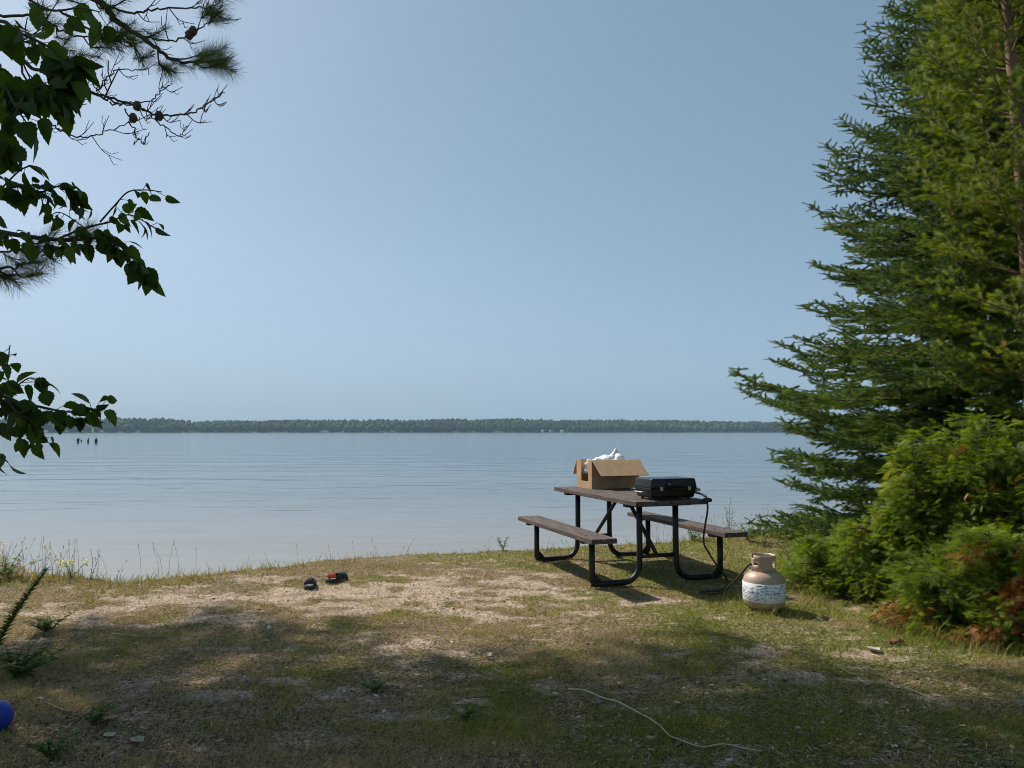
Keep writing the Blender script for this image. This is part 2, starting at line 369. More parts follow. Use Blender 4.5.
# ------------------------------------------------------------------ bathers far out
def skin_person(loc, H, pose, label, m, rz=0):
    joints = {'pel': (0, 0, .0), 'waist': (0, 0, .14), 'chest': (0, .0, .36), 'neck': (0, 0, .52), 'head': (0, -.01, .62), 'top': (0, 0, .74)}
    rad = {'pel': (.16, .11), 'waist': (.14, .1), 'chest': (.18, .11), 'neck': (.06, .06), 'head': (.085, .1), 'top': (.06, .07)}
    ed = [('pel', 'waist'), ('waist', 'chest'), ('chest', 'neck'), ('neck', 'head'), ('head', 'top')]
    for s, sh, el, ha in (('l', (-.17, 0, .44), *pose[0]), ('r', (.17, 0, .44), *pose[1])):
        joints['sh' + s] = sh; joints['el' + s] = el; joints['ha' + s] = ha
        rad['sh' + s] = (.065, .065); rad['el' + s] = (.045, .045); rad['ha' + s] = (.035, .04)
        ed += [('chest', 'sh' + s), ('sh' + s, 'el' + s), ('el' + s, 'ha' + s)]
        joints['hip' + s] = ((-.1 if s == 'l' else .1), 0, -.12); joints['kn' + s] = ((-.11 if s == 'l' else .11), -.03, -.52); joints['ft' + s] = ((-.11 if s == 'l' else .11), 0, -.93)
        rad['hip' + s] = (.09, .09); rad['kn' + s] = (.06, .06); rad['ft' + s] = (.05, .06)
        ed += [('pel', 'hip' + s), ('hip' + s, 'kn' + s), ('kn' + s, 'ft' + s)]
    ks = list(joints); me = bpy.data.meshes.new('person')
    me.from_pydata([tuple(c * H for c in joints[k]) for k in ks], [(ks.index(a), ks.index(b_)) for a, b_ in ed], [])
    o = link('person', me, m, None, loc, rz)
    o.modifiers.new('skin', 'SKIN')
    for i, k in enumerate(ks):
        me.skin_vertices[0].data[i].radius = tuple(c * H for c in rad[k]); me.skin_vertices[0].data[i].use_root = (k == 'pel')
    ss = o.modifiers.new('sub', 'SUBSURF'); ss.levels = 1; ss.render_levels = 1
    for p in me.polygons: p.use_smooth = True
    tag(o, label, 'person', 'bathers wading far out in the lake')
    return o
wet = mat('dark_wet_clothing', (.035, .035, .045), .5)
def wade(px, py, H, pose, label, rz, up=.1):
    p = gp(px, py, WATER); p.z = WATER + up * H
    skin_person(p, H, pose, label, wet, rz)
down = (((-.22, 0, .22), (-.2, -.08, .02)), ((.22, 0, .22), (.2, -.08, .02)))
fold = (((-.22, .0, .24), (-.02, -.16, .2)), ((.22, 0, .24), (.02, -.16, .26)))
upr = (((-.22, 0, .22), (-.2, -.08, .02)), ((.2, -.14, .3), (.12, -.2, .55)))
wade(78, 442.6, 1.15, fold, 'dark figure waist-deep in the lake, leftmost of the waders', .8)
wade(81.2, 442.0, .62, down, 'smallest dark figure in the lake, a child between taller waders', .3)
wade(88.2, 442.9, 1.05, upr, 'dark figure in the lake with one arm raised, third from left', -.5)
wade(96, 443.2, 1.2, down, 'dark figure standing waist-deep, rightmost of the waders', 1.2)

# ------------------------------------------------------------------ picnic table
TX, TY, TYAW = 1.10, 7.607, R(18.85)
tz = hz(TX, TY)
M['plank'] = noise_mat('brown_recycled_plank', (.032, .022, .019), (.13, .095, .08), 3, .75, .25, stretch=(14, 1.2, 14), dist=.004, detail=8)
M['steel'] = noise_mat('black_painted_steel', (.006, .0055, .005), (.014, .012, .01), 25, .5, .12, dist=.002)
pt = empty('picnic_table', (TX, TY, tz), TYAW)
tag(pt, 'brown plank picnic table with black tube frame on the shore', 'picnic table')
def planks(w0, w1, nb, L0, z0, z1, name, gap=.006):
    b = bmesh.new(); bw = (w1 - w0 + gap) / nb
    for i in range(nb): box_bm(b, w0 + i * bw, w0 + (i + 1) * bw - gap, -L0 / 2, L0 / 2, z0, z1)
    if nb > 1: # dark webs close the joints below
        for i in range(nb - 1): box_bm(b, w0 + (i + 1) * bw - gap - .002, w0 + (i + 1) * bw + .002, -L0 / 2 + .01, L0 / 2 - .01, z0 + .004, z1 - .012)
    return bm_obj(name, b, M['plank'], pt, smooth=False, bevel=.006)
TL = 1.88
planks(-.355, .355, 4, TL, .72, .762, 'tabletop')
seatL = planks(-.775, -.535, 2, TL, .415, .458, 'bench_seat'); planks(.535, .775, 2, TL, .415, .458, 'bench_seat')
def frame_path(s):
    P = [(s * .655, 0, .395), (s * .655, 0, .2), (s * .655, 0, .06), (s * .63, 0, .03), (s * .58, 0, .03), (s * .4, 0, .03), (s * .34, 0, .032)]
    for k in range(1, 9):
        a = k / 8 * math.pi / 2; P.append((s * (.34 - .15 * math.sin(a)), 0, .03 + .002 + .15 * (1 - math.cos(a))))
    P += [(s * .185, 0, .3), (s * .185, 0, .5), (s * .185, 0, .70)]
    return np.array(P)
for sy in (-1, 1):
    for s in (-1, 1):
        b = bmesh.new(); bm_tube(b, frame_path(s), .027, 12)
        # gusset at the outer foot
        bmesh.ops.create_cone(b, cap_ends=True, segments=3, radius1=.001, radius2=.001, depth=.001)
        w0 = [b.verts.new((s * x, y, z)) for y in (-.006, .006) for x, z in ((.665, .012), (.665, .13), (.64, .13), (.56, .045), (.53, .012))]
        b.faces.new(w0[:5]); b.faces.new(w0[5:][::-1])
        for i in range(5): b.faces.new((w0[i], w0[(i + 1) % 5], w0[5 + (i + 1) % 5], w0[5 + i]))
        o = bm_obj('leg', b, M['steel'], pt, (0, sy * .683, 0))
        # plate under the seat
        b = bmesh.new(); box_bm(b, s * .655 - .11, s * .655 + .11, -.035, .035, .392, .4145); bm_obj('seat_bracket', b, M['steel'], pt, (0, sy * .683, 0), smooth=False, bevel=.004)
    b = bmesh.new(); box_bm(b, -.33, .33, -.035, .035, .692, .7195); bm_obj('top_bracket', b, M['steel'], pt, (0, sy * .683, 0), smooth=False, bevel=.004)
    b = bmesh.new(); bm_tube(b, np.array([(-.19, 0, .25), (0, 0, .25), (.19, 0, .25)]), .02, 10); bm_obj('crossbar', b, M['steel'], pt, (0, sy * .683, 0))
    b = bmesh.new(); bm_tube(b, np.array([(0, sy * .665, .25), (0, sy * .4, .46), (0, sy * .12, .69), (0, sy * .06, .715)]), .019, 10); bm_obj('brace', b, M['steel'], pt)
# bolt heads on the ends of the boards
for sy in (-1, 1):
    for w_ in (-.31, -.2, .2, .31, -.71, -.6, .6, .71):
        zb_ = .762 if abs(w_) < .4 else .458
        bm_obj('bolt', lathe_bm([(.011, 0), (.009, .003), (.004, .005)], 10), M['steel'], pt, (w_, sy * .683, zb_))
def tw(l, w_, z=0): # table local -> world
    return Vector((TX - math.sin(TYAW) * l + math.cos(TYAW) * w_, TY + math.cos(TYAW) * l + math.sin(TYAW) * w_, tz + z))

# ------------------------------------------------------------------ cardboard box and bag
M['card'] = noise_mat('corrugated_card', (.4, .25, .14), (.48, .32, .185), 9, .85, .05)
bo = tw(.50, -.105, .7625)
box = empty('cardboard_box', bo, TYAW + R(1.5)); tag(box, 'open brown cardboard box with flaps folded down on the far end of the table', 'box')
BL, BW, BH, BT = .57, .37, .30, .006
b = bmesh.new()
box_bm(b, 0, BL, 0, BT, 0, BH); box_bm(b, 0, BL, BW - BT, BW, 0, BH); box_bm(b, BL - BT, BL, BT, BW - BT, 0, BH)
box_bm(b, BT, BL - BT, BT, BW - BT, 0, BT)
# torn left end: two posts and a low sill
box_bm(b, 0, BT, BT, .085, 0, BH); box_bm(b, 0, BT, .255, BW - BT, 0, BH); box_bm(b, 0, BT, .085, .255, 0, .075)
bm_obj('carton', b, M['card'], box, smooth=False)
def flap(hx0, hx1, hy, dirx, diry, ln, drop, name='flap', taper=.0):
    b = bmesh.new(); a = R(drop)
    ox, oz = math.cos(a) * ln, -math.sin(a) * ln
    t = Vector((0, math.sin(a) * .005 * diry, .005 * math.cos(a)))
    p = [Vector((hx0, hy, BH - .001)), Vector((hx1, hy, BH - .001)), Vector((hx1 - taper, hy + diry * ox, BH + oz)), Vector((hx0 + taper, hy + diry * ox, BH + oz))]
    lo = [b.verts.new(v) for v in p]; hi = [b.verts.new(v + t) for v in p]
    b.faces.new(lo[::-1]); b.faces.new(hi)
    for i in range(4): b.faces.new((lo[i], lo[(i + 1) % 4], hi[(i + 1) % 4], hi[i]))
    return bm_obj(name, b, M['card'], box, smooth=False)
flap(0.002, BL - .002, -.002, 0, -1, .26, 37, taper=.003); flap(.002, BL - .002, BW + .002, 0, 1, .19, 60)
b = bmesh.new(); box_bm(b, BL + .001, BL + .006, .004, BW - .004, BH - .17, BH - .002); bm_obj('flap', b, M['card'], box, smooth=False)
# plastic bag
bagm = mat('thin_white_plastic', (.82, .83, .85), .35, 0, .5)
bagm.node_tree.nodes['Principled BSDF'].inputs['Transmission Weight'].default_value = 0
b = bmesh.new(); bmesh.ops.create_icosphere(b, subdivisions=5, radius=1)
from mathutils import noise as mn
for v in b.verts:
    c = v.co.copy(); nn = mn.fractal(c * 2.3, 1, 2, 4) * .3 - abs(mn.noise(c * 3.7)) * .25
    v.co = Vector((c.x * .255, c.y * .155, c.z * .13)) * (1 + nn)
    v.co.x = max(-.262, min(.262, v.co.x)); v.co.y = max(-.165, min(.165, v.co.y))
    if c.z > 0:
        k_ = math.exp(-((v.co.x - .1) ** 2 / .0022 + (v.co.y) ** 2 / .008)); v.co.z += .085 * k_
    v.co.z = max(-.12, v.co.z)
bag = bm_obj('plastic_bag', b, bagm, None, tw(.55, -.21, 0), TYAW)
bag.location = Vector(bo) + Matrix.Rotation(TYAW, 3, 'Z') @ Vector((.28, .185, .21))
tag(bag, 'crumpled white plastic bag sticking out of the cardboard box', 'plastic bag')

# ------------------------------------------------------------------ portable grill
M['gloss'] = noise_mat('black_enamel', (.005, .005, .006), (.009, .009, .01), 6, .3, .0, spec=.3)
M['chrome'] = mat('dull_steel', (.4, .4, .41), .4, 1.)
M['rubber'] = mat('black_rubber', (.015, .015, .016), .6)
gl = tw(-.897, -.178, .762); gr = empty('portable_grill', gl, TYAW); tag(gr, 'closed black suitcase gas grill on the near end of the table', 'grill')
GL, GW = .46, .32
def rbox(x0, x1, y0, y1, z0, z1, inset=.0, bv=.018, name='lid', m=None, seg=4):
    b = bmesh.new(); vs = box_bm(b, x0, x1, y0, y1, z0, z1)
    cx, cy = (x0 + x1) / 2, (y0 + y1) / 2
    for v in vs:
        top = v.co.z > (z0 + z1) / 2
        if (inset > 0 and top) or (inset < 0 and not top):
            v.co.x += -abs(inset) if v.co.x > cx else abs(inset); v.co.y += -abs(inset) if v.co.y > cy else abs(inset)
    b.verts.ensure_lookup_table()
    bmesh.ops.bevel(b, geom=list(b.edges), offset=bv, segments=seg, affect='EDGES', profile=.6)
    o = bm_obj(name, b, m or M['gloss'], gr, smooth=True); return o
rbox(0, GL, 0, GW, .018, .1, inset=-.02, name='body')
rbox(-.004, GL + .004, -.004, GW + .004, .104, .19, inset=.014, name='lid')
b = bmesh.new(); box_bm(b, -.01, GL + .01, -.01, GW + .01, .096, .106); bm_obj('rim', b, M['gloss'], gr, smooth=False, bevel=.003)
for x_, y_ in ((.06, .05), (GL - .06, .05), (.06, GW - .05), (GL - .06, GW - .05)):
    b = lathe_bm([(.012, .0), (.014, .004), (.012, .026)], 12); bm_obj('foot', b, M['rubber'], gr, (x_, y_, 0))
for x_ in (.09, GL - .09):   # front latches
    b = bmesh.new(); box_bm(b, x_ - .016, x_ + .016, -.022, -.011, .085, .12); box_bm(b, x_ - .008, x_ + .008, -.028, -.0225, .092, .108); bm_obj('latch', b, M['chrome'], gr, smooth=False, bevel=.002)
b = bmesh.new(); bm_tube(b, smooth_path([(.16, -.008, .14), (.165, -.04, .14), (.19, -.052, .14), (.27, -.052, .14), (.295, -.04, .14), (.3, -.008, .14)], 5), .007, 8); bm_obj('handle', b, M['gloss'], gr)
b = bmesh.new(); bm_tube(b, smooth_path([(-.005, .08, .07), (-.045, .08, .07), (-.05, .1, .07), (-.05, .2, .07), (-.045, .22, .07), (-.005, .22, .07)], 5), .006, 8); bm_obj('side_latch', b, M['chrome'], gr)
# valve and regulator at right end
b = bmesh.new(); box_bm(b, GL + .002, GL + .035, .05, .085, .055, .1); bm_obj('valve', b, M['chrome'], gr, smooth=False, bevel=.004)
b = bmesh.new(); bm_tube(b, np.array([(GL + .02, .067, .06), (GL + .025, -.03, .05), (GL + .055, -.07, .025)]), .011, 10); bm_tube(b, np.array([(GL + .03, .067, .08), (GL + .07, .067, .08)]), .013, 12); bm_obj('valve_stem', b, M['chrome'], gr)
b = lathe_bm([(.012, -.02), (.036, -.016), (.042, -.006), (.042, .006), (.03, .016), (.012, .02)], 24); bm_obj('regulator', b, M['rubber'], gr, (GL + .055, -.075, .0))
rgw = gr.matrix_world if False else (Matrix.Translation(gl) @ Matrix.Rotation(TYAW, 4, 'Z')) @ Vector((GL + .055, -.075, -.02))

# ------------------------------------------------------------------ propane tank
tkp = Vector((1.94, 5.94, 0)); tkp.z = hz(tkp.x, tkp.y) - .004
tk = empty('propane_tank', tkp, R(-20)); tag(tk, 'tan propane tank with a white printed label standing on the grass', 'propane tank')
M['tan'] = noise_mat('weathered_tan_paint', (.36, .25, .175), (.45, .33, .24), 7, .42, .06, spec=.5, dist=.002)
M['label'] = noise_mat('off_white_label', (.62, .64, .66), (.74, .75, .76), 10, .55, .0)
prof = [(.02, .018), (.07, .02), (.115, .028), (.142, .046), (.154, .075), (.156, .12), (.156, .2), (.153, .235), (.14, .268), (.115, .292), (.085, .305), (.04, .314), (.01, .316)]
bm_obj('tank_body', lathe_bm(prof, 56), M['tan'], tk)
b = lathe_bm([(.112, 0.), (.115, .002), (.115, .026), (.11, .03)], 40, cap=False); o = bm_obj('foot_ring', b, noise_mat('shade_brown_steel', (.12, .06, .035), (.28, .17, .1), 20, .85, .3), tk)  # shadow at the tank's foot is put into the ring's dark brown colour
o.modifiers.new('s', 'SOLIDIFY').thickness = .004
bm_obj('label', lathe_bm([(.1572, .085), (.1585, .087), (.1585, .222), (.156, .2235)], 56, cap=False), M['label'], tk)
# rows of fine print on the label
ink = mat('grey_print', (.12, .13, .16), .6); V = []; Fc = []
rr = random.Random(3)
def dash(a0, a1, z0, z1):
    n_ = max(2, int((a1 - a0) / .05) + 1); o_ = len(V)
    for i in range(n_ + 1):
        a = a0 + (a1 - a0) * i / n_
        for z in (z0, z1): V.append((.1592 * math.cos(a), .1592 * math.sin(a), z))
    for i in range(n_): Fc.append((o_ + 2 * i, o_ + 2 * i + 2, o_ + 2 * i + 3, o_ + 2 * i + 1))
for row in range(11):
    z = .206 - row * .0105; big = row in (0, 5); a = 0
    while a < 6.2:
        w_ = rr.uniform(.05, .22) * (1.5 if big else 1)
        if rr.random() < .72: dash(a, min(a + w_, 6.25), z, z + (.008 if big else .0035))
        a += w_ + rr.uniform(.02, .09)
        if rr.random() < .12: a += .25
raw_mesh('label_print', np.array(V), np.array(Fc), ink, tk)
# collar with openings
def collar():
    b = bmesh.new(); seg = 72; zs = [.30, .335, .35, .385, .4, .425]; rad = .086; grid = {}
    def keep(i, k):
        a = (i + .5) / seg * 360
        if k in (2, 3) and (20 < a < 70 or 110 < a < 160): return False
        if k == 2 and 218 < a < 246: return False
        if k == 4 and 196 < a < 222: return False
        if k in (1, 2) and 318 < a < 345: return False
        return True
    def vtx(i, k):
        i %= seg
        if (i, k) not in grid:
            a = i / seg * 2 * math.pi; r = rad + (.004 if k == 5 else 0); grid[i, k] = b.verts.new((r * math.cos(a), r * math.sin(a), zs[k]))
        return grid[i, k]
    for i in range(seg):
        for k in range(5):
            if keep(i, k): b.faces.new((vtx(i, k), vtx(i + 1, k), vtx(i + 1, k + 1), vtx(i, k + 1)))
    return b
o = bm_obj('collar', collar(), M['tan'], tk); s_ = o.modifiers.new('s', 'SOLIDIFY'); s_.thickness = .006; s_.offset = 0
b = bmesh.new(); bm_tube(b, np.array([(0, 0, .31), (0, 0, .36)]), .017, 12); bm_tube(b, np.array([(0, 0, .345), (-.06, 0, .345)]), .016, 12); bm_obj('valve', b, M['chrome'], tk)
b = lathe_bm([(.012, 0), (.03, .004), (.032, .02), (.012, .026)], 20); bm_obj('valve_knob', b, M['rubber'], tk, (0, 0, .36))
# gas hose
vt = (Matrix.Translation(tkp) @ Matrix.Rotation(R(-20), 4, 'Z')) @ Vector((-.06, 0, .345))
hp = [rgw, rgw + Vector((.0, 0, -.08)), at(703.5, 540, 6.85), at(709, 553, 6.82), at(718, 567, 6.75), gp(727, 581), gp(722, 591), gp(705, 592.5), gp(700, 594), gp(712, 595.5), gp(722, 594) + Vector((0, 0, .015)), at(731, 585, 6.15), at(742, 573, 6.0), vt + Vector((-.05, -.01, .0)), vt]
for i in (5, 6, 7, 8, 9): hp[i].z = hz(hp[i].x, hp[i].y) + .014
b = bmesh.new(); bm_tube(b, smooth_path(hp, 8), .0085, 8)
tag(bm_obj('gas_hose', b, M['rubber']), 'thin black rubber hose running from the grill down to the tan tank', 'hose')

# ------------------------------------------------------------------ sandals
M['sole'] = noise_mat('dark_foam', (.02, .02, .022), (.04, .04, .045), 30, .8, .1); M['inner'] = mat('grey_footbed', (.13, .14, .17), .8); M['red'] = mat('orange_red_strap', (.75, .09, .04), .55)
def sandal(px, py, rz, label, redheel):
    p = gp(px, py); p.z = hz(p.x, p.y) + .002
    e_ = empty('sandal', p, rz); tag(e_, label, 'sandal', 'pair of sandals left on the sand')
    out = [(-.032, -.13), (-.045, -.08), (-.047, 0), (-.053, .07), (-.045, .12), (-.015, .145), (.02, .14), (.043, .11), (.048, .06), (.037, 0), (.038, -.08), (.028, -.13), (0, -.142)]
    def slab(s, z0, z1, name, m):
        b = bmesh.new(); a = [b.verts.new((x * s, y * s, z0)) for x, y in out]; c = [b.verts.new((x * s, y * s, z1 + (.01 if y < -.05 else 0))) for x, y in out]
        b.faces.new(a[::-1]); b.faces.new(c)
        for i in range(len(out)): b.faces.new((a[i], a[(i + 1) % len(out)], c[(i + 1) % len(out)], c[i]))
        return bm_obj(name, b, m, e_, smooth=False, bevel=.004)
    slab(1, 0, .024, 'sole', M['sole']); slab(.9, .026, .029, 'footbed', M['inner'])
    b = bmesh.new(); prev = None       # wide arch strap over the toes
    for i in range(15):
        a = math.pi * i / 14; row = []
        for y, k_ in ((.0, .95), (.05, 1.0), (.1, .85)):
            row.append(b.verts.new((-.052 * math.cos(a) * (1 if k_ > .9 else .93), y, .015 + .062 * math.sin(a) * k_)))
        if prev:
            for j in range(2): b.faces.new((prev[j], row[j], row[j + 1], prev[j + 1]))
        prev = row
    o = bm_obj('toe_strap', b, M['sole'], e_); s_ = o.modifiers.new('s', 'SOLIDIFY'); s_.thickness = .007
    b = bmesh.new(); prev = None       # heel strap
    for i in range(15):
        a = math.pi * i / 14; x = .04 * math.cos(a); y = -.07 - .06 * math.sin(a)
        row = [b.verts.new((x, y, .045 + .012 * math.sin(a))), b.verts.new((x, y, .075 + .012 * math.sin(a)))]
        if prev: b.faces.new((prev[0], row[0], row[1], prev[1]))
        prev = row
    o = bm_obj('heel_strap', b, M['red'] if redheel else M['sole'], e_); s_ = o.modifiers.new('s', 'SOLIDIFY'); s_.thickness = .006
    b = bmesh.new()
    for s in (-1, 1):
        b = bmesh.new(); box_bm(b, s * .042 - .003, s * .042 + .003, -.072, .01, .02, .06)
        bm_obj('side_strap', b, M['sole'], e_, smooth=False, bevel=.002)
sandal(310, 587, R(10), 'all-black sandal, the left one of the pair on the sand', False)
sandal(337, 581, R(-24), 'black sandal with an orange-red strap, right one of the pair', True)

# ------------------------------------------------------------------ small things on the ground
cane = noise_mat('pale_dry_stalk', (.4, .33, .2), (.55, .47, .3), 30, .7, .1)
pp = [gp(x, y) for x, y in ((568, 691), (590, 696), (615, 704), (640, 716), (660, 730), (676, 741), (700, 748), (730, 750), (762, 757))]
pp = smooth_path(pp, 6); pp[:, 2] = height(pp[:, 0], pp[:, 1]) + .012 + .008 * np.sin(np.arange(len(pp)) * .35) ** 2
b = bmesh.new(); bm_tube(b, pp, np.linspace(.005, .0025, len(pp)), 7); tag(bm_obj('reed_stalk', b, cane), 'long pale curved stalk lying across the shaded grass', 'stalk')
# blue ball at the left picture edge
bp = gp(-5.5, 732); bp.z = hz(bp.x, bp.y) + .07
b = bmesh.new(); bmesh.ops.create_uvsphere(b, u_segments=36, v_segments=20, radius=.072)
for v in b.verts:
    th = math.atan2(v.co.y, v.co.x); v.co *= 1 - .012 * abs(math.cos(3 * th)) ** 8
tag(bm_obj('ball', b, mat('deep_blue_vinyl', (.005, .03, .3), .6), None, bp), 'deep blue ball on the shaded ground at the left edge', 'ball')
# peg
p = gp(269, 637); pe = empty('stake', (p.x, p.y, hz(p.x, p.y))); tag(pe, 'short pale peg standing upright in the shaded dirt', 'stake')
bm_obj('shaft', lathe_bm([(.006, -.03), (.0075, .05)], 10), M['paletwig'], pe); bm_obj('cap', lathe_bm([(.007, .05), (.014, .054), (.014, .068), (.008, .074)], 12), mat('pale_cap', (.6, .57, .52), .7), pe)
def litter_leaf(px, py, L_, col_, label, cat='fallen leaf', curl=.3, group=None, lift=.006):
    p = gp(px, py); b = bmesh.new(); nI = 9; rows = []
    for i in range(nI):
        t = i / (nI - 1); w_ = L_ * .34 * math.sin(math.pi * t ** .8) + .001
        rows.append([b.verts.new((s * w_ * (1 + .12 * math.sin(i * 2.3 + s)), (t - .5) * L_, abs(s) * curl * w_ + curl * .3 * L_ * (2 * t - 1) ** 2)) for s in (-1, -.5, 0, .5, 1)])
    for a, c in zip(rows, rows[1:]):
        for j in range(4): b.faces.new((a[j], a[j + 1], c[j + 1], c[j]))
    o = bm_obj('fallen_leaf', b, col_, None, (p.x, p.y, hz(p.x, p.y) + lift), random.uniform(0, 6.28)); tag(o, label, cat, group); return o
tanm = noise_mat('tan_dry_leaf', (.3, .2, .13), (.42, .3, .2), 40, .8, .2); yel = noise_mat('yellow_leaf', (.5, .3, .02), (.6, .42, .05), 30, .6, .1); wht = noise_mat('bleached_leaf', (.26, .23, .18), (.42, .37, .3), 40, .8, .2); rust = noise_mat('rusty_bark', (.1, .04, .025), (.18, .075, .045), 20, .9, .4)
litter_leaf(110, 722, .075, tanm, 'pinkish tan dry leaf lying near the lower left corner')
litter_leaf(109, 739, .07, wht, 'bleached grey dry leaf below the pinkish tan one')
litter_leaf(138, 744, .08, wht, 'narrow bleached leaf lying right of the other grey leaf', curl=.6)
litter_leaf(55, 751, .06, yel, 'yellow fallen leaf beside green weeds at lower left')
litter_leaf(488, 658, .075, wht, 'crumpled pale leaf with a stem on the shaded ground', curl=.9)
litter_leaf(557, 660, .05, wht, 'small pale scrap on the shadow edge left of the grass clearing', curl=.8)
litter_leaf(873, 652, .1, wht, 'pale curled leaf lying in front of the cedar bushes', curl=.7)
p = gp(897, 646); b = bmesh.new(); vs = box_bm(b, -.045, .045, -.022, .022, -.005, .028); b.faces.ensure_lookup_table(); bmesh.ops.subdivide_edges(b, edges=list(b.edges), cuts=3, use_grid_fill=True)
for v in b.verts: v.co += Vector([mn.noise(v.co * 40 + Vector((k * 9, 0, 0))) * .02 for k in range(3)])
tag(bm_obj('bark_chunk', b, rust, None, (p.x, p.y, hz(p.x, p.y)), .5), 'reddish brown chunk of bark by the cedar bushes', 'bark')
def stick(px0, py0, px1, py1, r, m, label, k=.02):
    a = gp(px0, py0); c = gp(px1, py1); q = smooth_path([a, a.lerp(c, .35) + Vector((k, -k, 0)), a.lerp(c, .7) + Vector((-k, k, 0)), c], 5); q[:, 2] = height(q[:, 0], q[:, 1]) + r + .006
    b = bmesh.new(); bm_tube(b, q, np.linspace(r, r * .4, len(q)), 6); o = bm_obj('stick', b, m); tag(o, label, 'stick', 'sticks on the ground'); return o
stick(112, 634, 205, 643, .006, M['paletwig'], 'straight dry stick at the shadow edge on the left side')
stick(592, 705, 605, 700, .004, M['paletwig'], 'tiny stick beside the long pale stalk')
stick(70, 716, 40, 706, .006, M['paletwig'], 'short pale stick near the blue ball')
stick(470, 700, 520, 694, .003, M['twig'], 'thin dark twig left of the long pale stalk')
stick(905, 690, 955, 712, .004, M['paletwig'], 'thin pale stick in the lower right shaded grass')

# ------------------------------------------------------------------ grass and litter
def blade_T(seg=2, w=.0028, L=1., bend=.35):
    v = []; 
    for i in range(seg + 1):
        t = i / seg; ww = w * (1 - t) + .0002
        v += [(-ww, bend * t * t * L, L * t * (1 - .25 * bend * t)), (ww, bend * t * t * L, L * t * (1 - .25 * bend * t))]
    f = []
    for i in range(seg): f += [(2 * i, 2 * i + 1, 2 * i + 3), (2 * i, 2 * i + 3, 2 * i + 2)]
    return np.array(v), np.array(f)
def grass_patch(name, n, ylo, yhi, hlo, hhi, wid, sel, tintf, label, kind='stuff', lean=.5):
    u = rng.random(n * 2); y = 1 / ((1 / ylo) * (1 - u) + (1 / yhi) * u); x = rng.uniform(-.78, .8, n * 2) * y
    keep = rng.random(n * 2) < sel(x, y); x = x[keep][:n]; y = y[keep][:n]; n = len(x)
    z = height(x, y); h = rng.uniform(hlo, hhi, n) * (.6 + .8 * fbm(x * 3, y * 3, 61, 2))
    T = blade_T(2, .5, 1., .5); a = rng.uniform(0, 6.28, n); ln = rng.uniform(0, lean, n) ** 1
    up = np.stack([np.cos(a) * ln, np.sin(a) * ln, np.ones(n)], 1); fr = frames(np.stack([-np.sin(a), np.cos(a), 0 * a], 1), (0, 0, 1))
    zax = nrm(up); yax = nrm(np.cross(zax, fr[:, :, 0])); xax = np.cross(yax, zax); Rm = np.stack([xax, yax, zax], -1)
    sc = np.stack([wid * (.6 + .8 * rng.random(n)) * np.clip(y / 5, .7, 2), h, h], 1)
    return tag(inst(name, T, np.stack([x, y, z - .002], 1), Rm, sc, M['grass'], tint=np.clip(tintf(x, y) + rng.normal(0, .16, n), 0, 1)), label, 'grass', kind=kind)
onland = lambda x, y: (y < edge(x) + .15)
dens = lambda x, y: onland(x, y) * np.clip(1.05 - 1.0 * sandiness(x, y), .12, 1) * (.25 + .75 * sstep(.35, .6, fbm(x * 2.2, y * 2.2, 71, 3)))
tt = lambda x, y: np.clip(.8 - .5 * np.clip((fbm(x * 1.6, y * 2.2, 41, 5) - .5) * 3.2 + .2 + .75 * sstep(-.6, 2., x) - .2 * sstep(-1, -3, x), 0, 1), 0, 1)
grass_patch('short_grass', 190000, 2.6, 11, .014, .045, .0042, dens, tt, 'short patchy green and straw coloured turf covering the shore', lean=1.4)
tuft = lambda x, y: onland(x, y) * sstep(.6, .72, fbm(x * 3.1, y * 3.1, 171, 3)) * np.clip(1 - sandiness(x, y), 0, 1)
grass_patch('grass_tufts', 26000, 2.6, 10, .03, .075, .0042, tuft, lambda x, y: .22 + .2 * vn(x * 2, y * 2, 3), 'greener tufts of longer grass scattered in the turf', lean=.9)
rough_right = lambda x, y: onland(x, y) * (sstep(.15, 0, np.abs(np.hypot((x - 3.6) / 1.2, (y - 5.9) / 1.3) - 1.0)) * .9 + .9 * np.exp(-((x - tkp.x) / .28) ** 2 - ((y - tkp.y + .02) / .25) ** 2) + .5 * sstep(1.6, 2.6, x) * sstep(6, 7.3, y) )
grass_patch('long_grass', 26000, 4, 11, .07, .17, .004, rough_right, lambda x, y: .3 + .3 * vn(x * 2, y * 2, 3), 'longer grass around the tank and below the conifers', lean=.8)
edge_sel = lambda x, y: sstep(.55, .0, np.abs(y - edge(x) + .15)) * np.clip(.25 + 1.1 * sstep(.4, .6, vn(x * 1.6, 0 * x, 12)), 0, 1) * (.35 + .65 * sstep(-1.5, -3, x) + .65 * sstep(1.3, 2.4, x))
grass_patch('shore_grass', 17000, 6.3, 11.5, .05, .15, .004, edge_sel, lambda x, y: .25 + .45 * vn(x * 3, y * 3, 8), 'rough grass fringe along the bank above the water', lean=.7)
